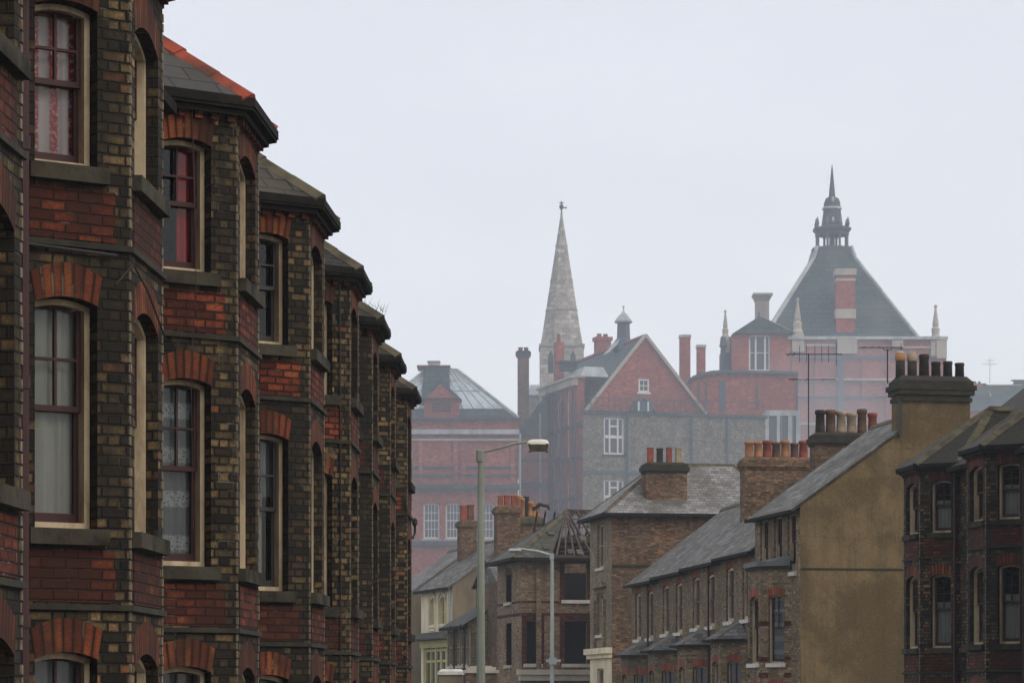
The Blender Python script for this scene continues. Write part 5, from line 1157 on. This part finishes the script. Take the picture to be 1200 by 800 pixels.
aerial('faint distant television aerial on the far slate roofs',1160,318.0,420,449,[(426,1151,1169,[(1160,4,'loop')]),(422.5,1155,1165,[])])

# ================================================================== STREET LAMPS
GZ=0
def lamp1():
    p=PX(563.5,800,60); t=thing('street_lamp','tall green-grey concrete street lamp in front of the red hall, arm pointing right','street lamp',(p.x,p.y,0),0,'street lamps'); k=60/FPX; Z=lambda py:(HZ-py)*k+EYE
    mb=MB(); mb.lathe(0,0,[(.17,0),(.17,1.2),(.11,1.35),(.075,Z(560)),(.068,Z(541))],8,R(22.5)); mb.build('post',M['conc'],t)
    mb=MB(); mb.lathe(-.02,0,[(.085,Z(541)),(.09,Z(540)),(.09,Z(528)),(.06,Z(526.5))],8,R(22.5)); mb.build('collar',M['conc'],t)
    mb=MB(); mb.tube([((566-563.5)*k,0,Z(529.5)),((585-563.5)*k,0,Z(525)),((604-563.5)*k,0,Z(519.5)),((619-563.5)*k,0,Z(517.6))],.025,8); mb.build('arm',M['conc'],t)
    x=(630.5-563.5)*k; mb=MB(); hl=12.8*k
    oval=lambda s,py:[(x+hl*s*math.copysign(abs(math.cos(q))**.5,math.cos(q)),.14*s*math.copysign(abs(math.sin(q))**.6,math.sin(q)),Z(py)) for q in [2*math.pi*j/24 for j in range(24)]]
    lv_=[(1.0,521.2),(1.02,520.2),(1.0,519),(.93,517),(.8,515.7),(.5,514.9)]
    for (s1,p1),(s2,p2) in zip(lv_,lv_[1:]): mb.prism(oval(s1,p1),oval(s2,p2))
    h=mb.build('lamp_head',M['lamptop'],t,smooth=False)
    mb=MB(); mb.prism([(x-hl*.75,-.09,Z(528.5)),(x+hl*.8,-.09,Z(528.5)),(x+hl*.8,.09,Z(528.5)),(x-hl*.75,.09,Z(528.5))],[(x-hl*.95,-.13,Z(520.1)),(x+hl*.97,-.13,Z(520.1)),(x+hl*.97,.13,Z(520.1)),(x-hl*.95,.13,Z(520.1))]); mb.build('lamp_bowl',M['lens'],h)
    mb=MB()
    for f_ in (-.78,.82): mb.box(x+hl*f_-.02,x+hl*f_+.02,-.02,.02,Z(530),Z(528.4))
    mb.build('latch',M['iron'],h)
lamp1()
def lamp2():
    d=105; p=PX(647,800,d); t=thing('street_lamp','slim grey steel street lamp in front of the derelict house, arm pointing left','street lamp',(p.x,p.y,0),0,'street lamps'); k=d/FPX; Z=lambda py:(HZ-py)*k+EYE
    mb=MB(); mb.lathe(0,0,[(.11,0),(.11,2.2),(.08,2.3),(.062,Z(654))],10); mb.build('post',M['galv'],t)
    mb=MB(); mb.box(-.09,.07,-.08,.08,Z(655),Z(648)); mb.build('collar',M['galv'],t)
    mb=MB(); mb.tube([(0,0,Z(650.5)),(-(647-630)*k,0,Z(645.5)),(-(647-612)*k,0,Z(643)),(-(647-606)*k,0,Z(642.8))],[.055,.045,.04,.04],8); mb.build('arm',M['galv'],t)
    x=-(647-604)*k; mb=MB(); mb.prism([(x-.27,-.1,Z(645)),(x+.22,-.1,Z(645)),(x+.22,.1,Z(645)),(x-.27,.1,Z(645))],[(x-.2,-.06,Z(642.2)),(x+.2,-.06,Z(642.2)),(x+.2,.06,Z(642.2)),(x-.2,.06,Z(642.2))]); h=mb.build('lamp_head',M['galv'],t)
    mb=MB(); mb.box(x-.2,x+.15,-.07,.07,Z(647.5),Z(645.1)); mb.build('lamp_bowl',M['lens'],h)
    mb=MB(); mb.box(-.22,.32,-.09,.09,Z(775),Z(772)); mb.box(-.12,.16,-.1,.1,Z(778),Z(770)); mb.build('bracket',M['galv'],t)
lamp2()

# ================================================================== GROUND, ROAD, AIR
def sheet(name,pts,z,mat,kind='structure'):
    mb=MB(); mb.poly([(x,y,z) for x,y in pts]); return tag(mb.build(name,M[mat]),kind=kind)
sheet('ground',[(-1500,-600),(1500,-600),(1500,2500),(-1500,2500)],-.14,'earth')
sheet('road',[(.2,-40),(7.0,-40),(6.0,45),(5.2,80),(3.2,110),(1.2,116),(-7,160),(-12,165),(-3.5,112),(-.6,80),(.1,45)],-.12,'asphalt')
def strip(name,pts,w,z0,z1,mat):
    mb=MB()
    A=offset(pts,0);Bp=offset(pts,w)
    for i in range(len(pts)-1): mb.prism([(Bp[i].x,Bp[i].y,z0),(Bp[i+1].x,Bp[i+1].y,z0),(A[i+1].x,A[i+1].y,z0),(A[i].x,A[i].y,z0)],[(Bp[i].x,Bp[i].y,z1),(Bp[i+1].x,Bp[i+1].y,z1),(A[i+1].x,A[i+1].y,z1),(A[i].x,A[i].y,z1)])
    return tag(mb.build(name,M[mat]),kind='structure')
strip('kerb',[(-3.5,112),(-.6,80),(.1,45),(.2,-40)][::1],.15,-.135,.004,'kerb')
strip('kerb',[(7.0,-40),(6.0,45),(5.2,80),(3.2,110)],.15,-.135,.004,'kerb')
sheet('pavement',[(-6,-40),(.05,-40),(-.05,45),(-.75,80),(-3.65,112),(-6,112)],-.004,'paving')
sheet('pavement',[(7.15,-40),(14,-40),(14,60),(12,120),(3.35,110),(5.35,80),(6.15,45)],-.004,'paving')

M_=None
def vol(name,col,dens,aniso=0):
    m=bpy.data.materials.new(name); m.use_nodes=True; nt=m.node_tree; nt.nodes.remove(nt.nodes['Principled BSDF'])
    v=nt.nodes.new('ShaderNodeVolumePrincipled'); v.inputs['Color'].default_value=(*col,1); v.inputs['Density'].default_value=dens; v.inputs['Anisotropy'].default_value=aniso
    nt.links.new(v.outputs[0],nt.nodes['Material Output'].inputs['Volume']); return m
HAZE=.0004; MIST=.0145
mb=MB(); mb.box(-220,260,-30,420,-1.2,125); h=mb.build('haze',vol('haze_air',(.78,.87,1.0),HAZE)); tag(h,kind='stuff')
mb=MB(); mb.box(-150,190,162,184,-1.1,70); h=mb.build('mist_bank',vol('drifting_smoke_haze',(.80,.87,1.0),MIST)); tag(h,kind='stuff')

def puff(name,px,py,d,rx,ry,rz,dens,lab=None):
    p=PX(px,py,d); mb=MB(); mb.lathe(0,0,[(max(.001,math.sin(math.pi*i/14)),-math.cos(math.pi*i/14)) for i in range(15)],24)
    o=mb.build(name,vol(name+'_air',(.80,.90,1.0),dens),smooth=True); o.location=p; o.scale=(rx,ry,rz); return tag(o,kind='stuff')
puff('chimney_smoke',985,470,230,7.5,4.5,5.5,.024); puff('chimney_smoke',955,500,226,6.5,3.5,4.0,.022)

# ================================================================== SKY, SUN, CAMERA
w=bpy.data.worlds.new('World'); scn.world=w; w.use_nodes=True; nt=w.node_tree
bg=nt.nodes['Background']; sky=nt.nodes.new('ShaderNodeTexSky'); sky.sky_type='NISHITA'; sky.sun_disc=False
SE,SR=R(42),R(128); sky.sun_elevation=SE; sky.sun_rotation=SR; sky.dust_density=3
nt.links.new(sky.outputs[0],bg.inputs[0]); bg.inputs[1].default_value=.05
b2=nt.nodes.new('ShaderNodeBackground'); tc=nt.nodes.new('ShaderNodeTexCoord'); sp=nt.nodes.new('ShaderNodeSeparateXYZ'); nt.links.new(tc.outputs['Generated'],sp.inputs[0])
N=NT(nt); cl=N.noise(N.scale(tc.outputs['Generated'],(1,1,3)),2.2,4,.5)
cl2=N.noise(N.scale(tc.outputs['Generated'],(1,1,2.2)),9,4,.55)
rp=ramp(nt,[(0,(.88,.86,.89)),(.12,(.915,.90,.93)),(.3,(.94,.92,.935)),(1,(.82,.82,.83))]); nt.links.new(sp.outputs[2],rp.inputs[0])
c=N.mix(1.0,rp.outputs[0],N.mix(cl,(.93,.945,.965),(1.06,1.045,1.03)),'MULTIPLY')
c=N.mix(1.0,c,N.mix(N.maprange(cl2,.3,.7),(.97,.967,.965),(1.03,1.03,1.028)),'MULTIPLY')
c=N.mix(1.0,c,N.mix(N.maprange(sp.outputs[1],-1,.9),(.82,.80,.77),(1,1,1)),'MULTIPLY')
nt.links.new(c,b2.inputs[0]); b2.inputs[1].default_value=.885
ad=nt.nodes.new('ShaderNodeAddShader'); nt.links.new(bg.outputs[0],ad.inputs[0]); nt.links.new(b2.outputs[0],ad.inputs[1]); nt.links.new(ad.outputs[0],nt.nodes['World Output'].inputs[0])
ld=bpy.data.lights.new('sun','SUN'); ld.energy=1.25; ld.angle=R(40); ld.color=(1,.90,.76); lo=bpy.data.objects.new('sun',ld); COL.objects.link(lo)
az=SR; dirv=Vector((math.sin(az)*math.cos(SE),math.cos(az)*math.cos(SE),math.sin(SE)))
lo.rotation_euler=dirv.to_track_quat('Z','Y').to_euler(); lo.location=(0,0,60)
cam=bpy.data.cameras.new('camera'); co=bpy.data.objects.new('camera',cam); COL.objects.link(co); scn.camera=co
co.location=(0,0,EYE); co.rotation_euler=(math.pi/2,0,0); cam.sensor_width=36; cam.lens=36*FPX/1200; cam.shift_y=(HZ-400)/1200; cam.clip_start=.1; cam.clip_end=5000
scn.view_settings.view_transform='Standard'; scn.view_settings.look='None'; scn.view_settings.exposure=.06; scn.view_settings.gamma=1
scn.cycles.use_denoising=True; scn.cycles.max_bounces=6; scn.cycles.volume_bounces=1; scn.cycles.transparent_max_bounces=12; scn.cycles.diffuse_bounces=3; scn.cycles.glossy_bounces=2
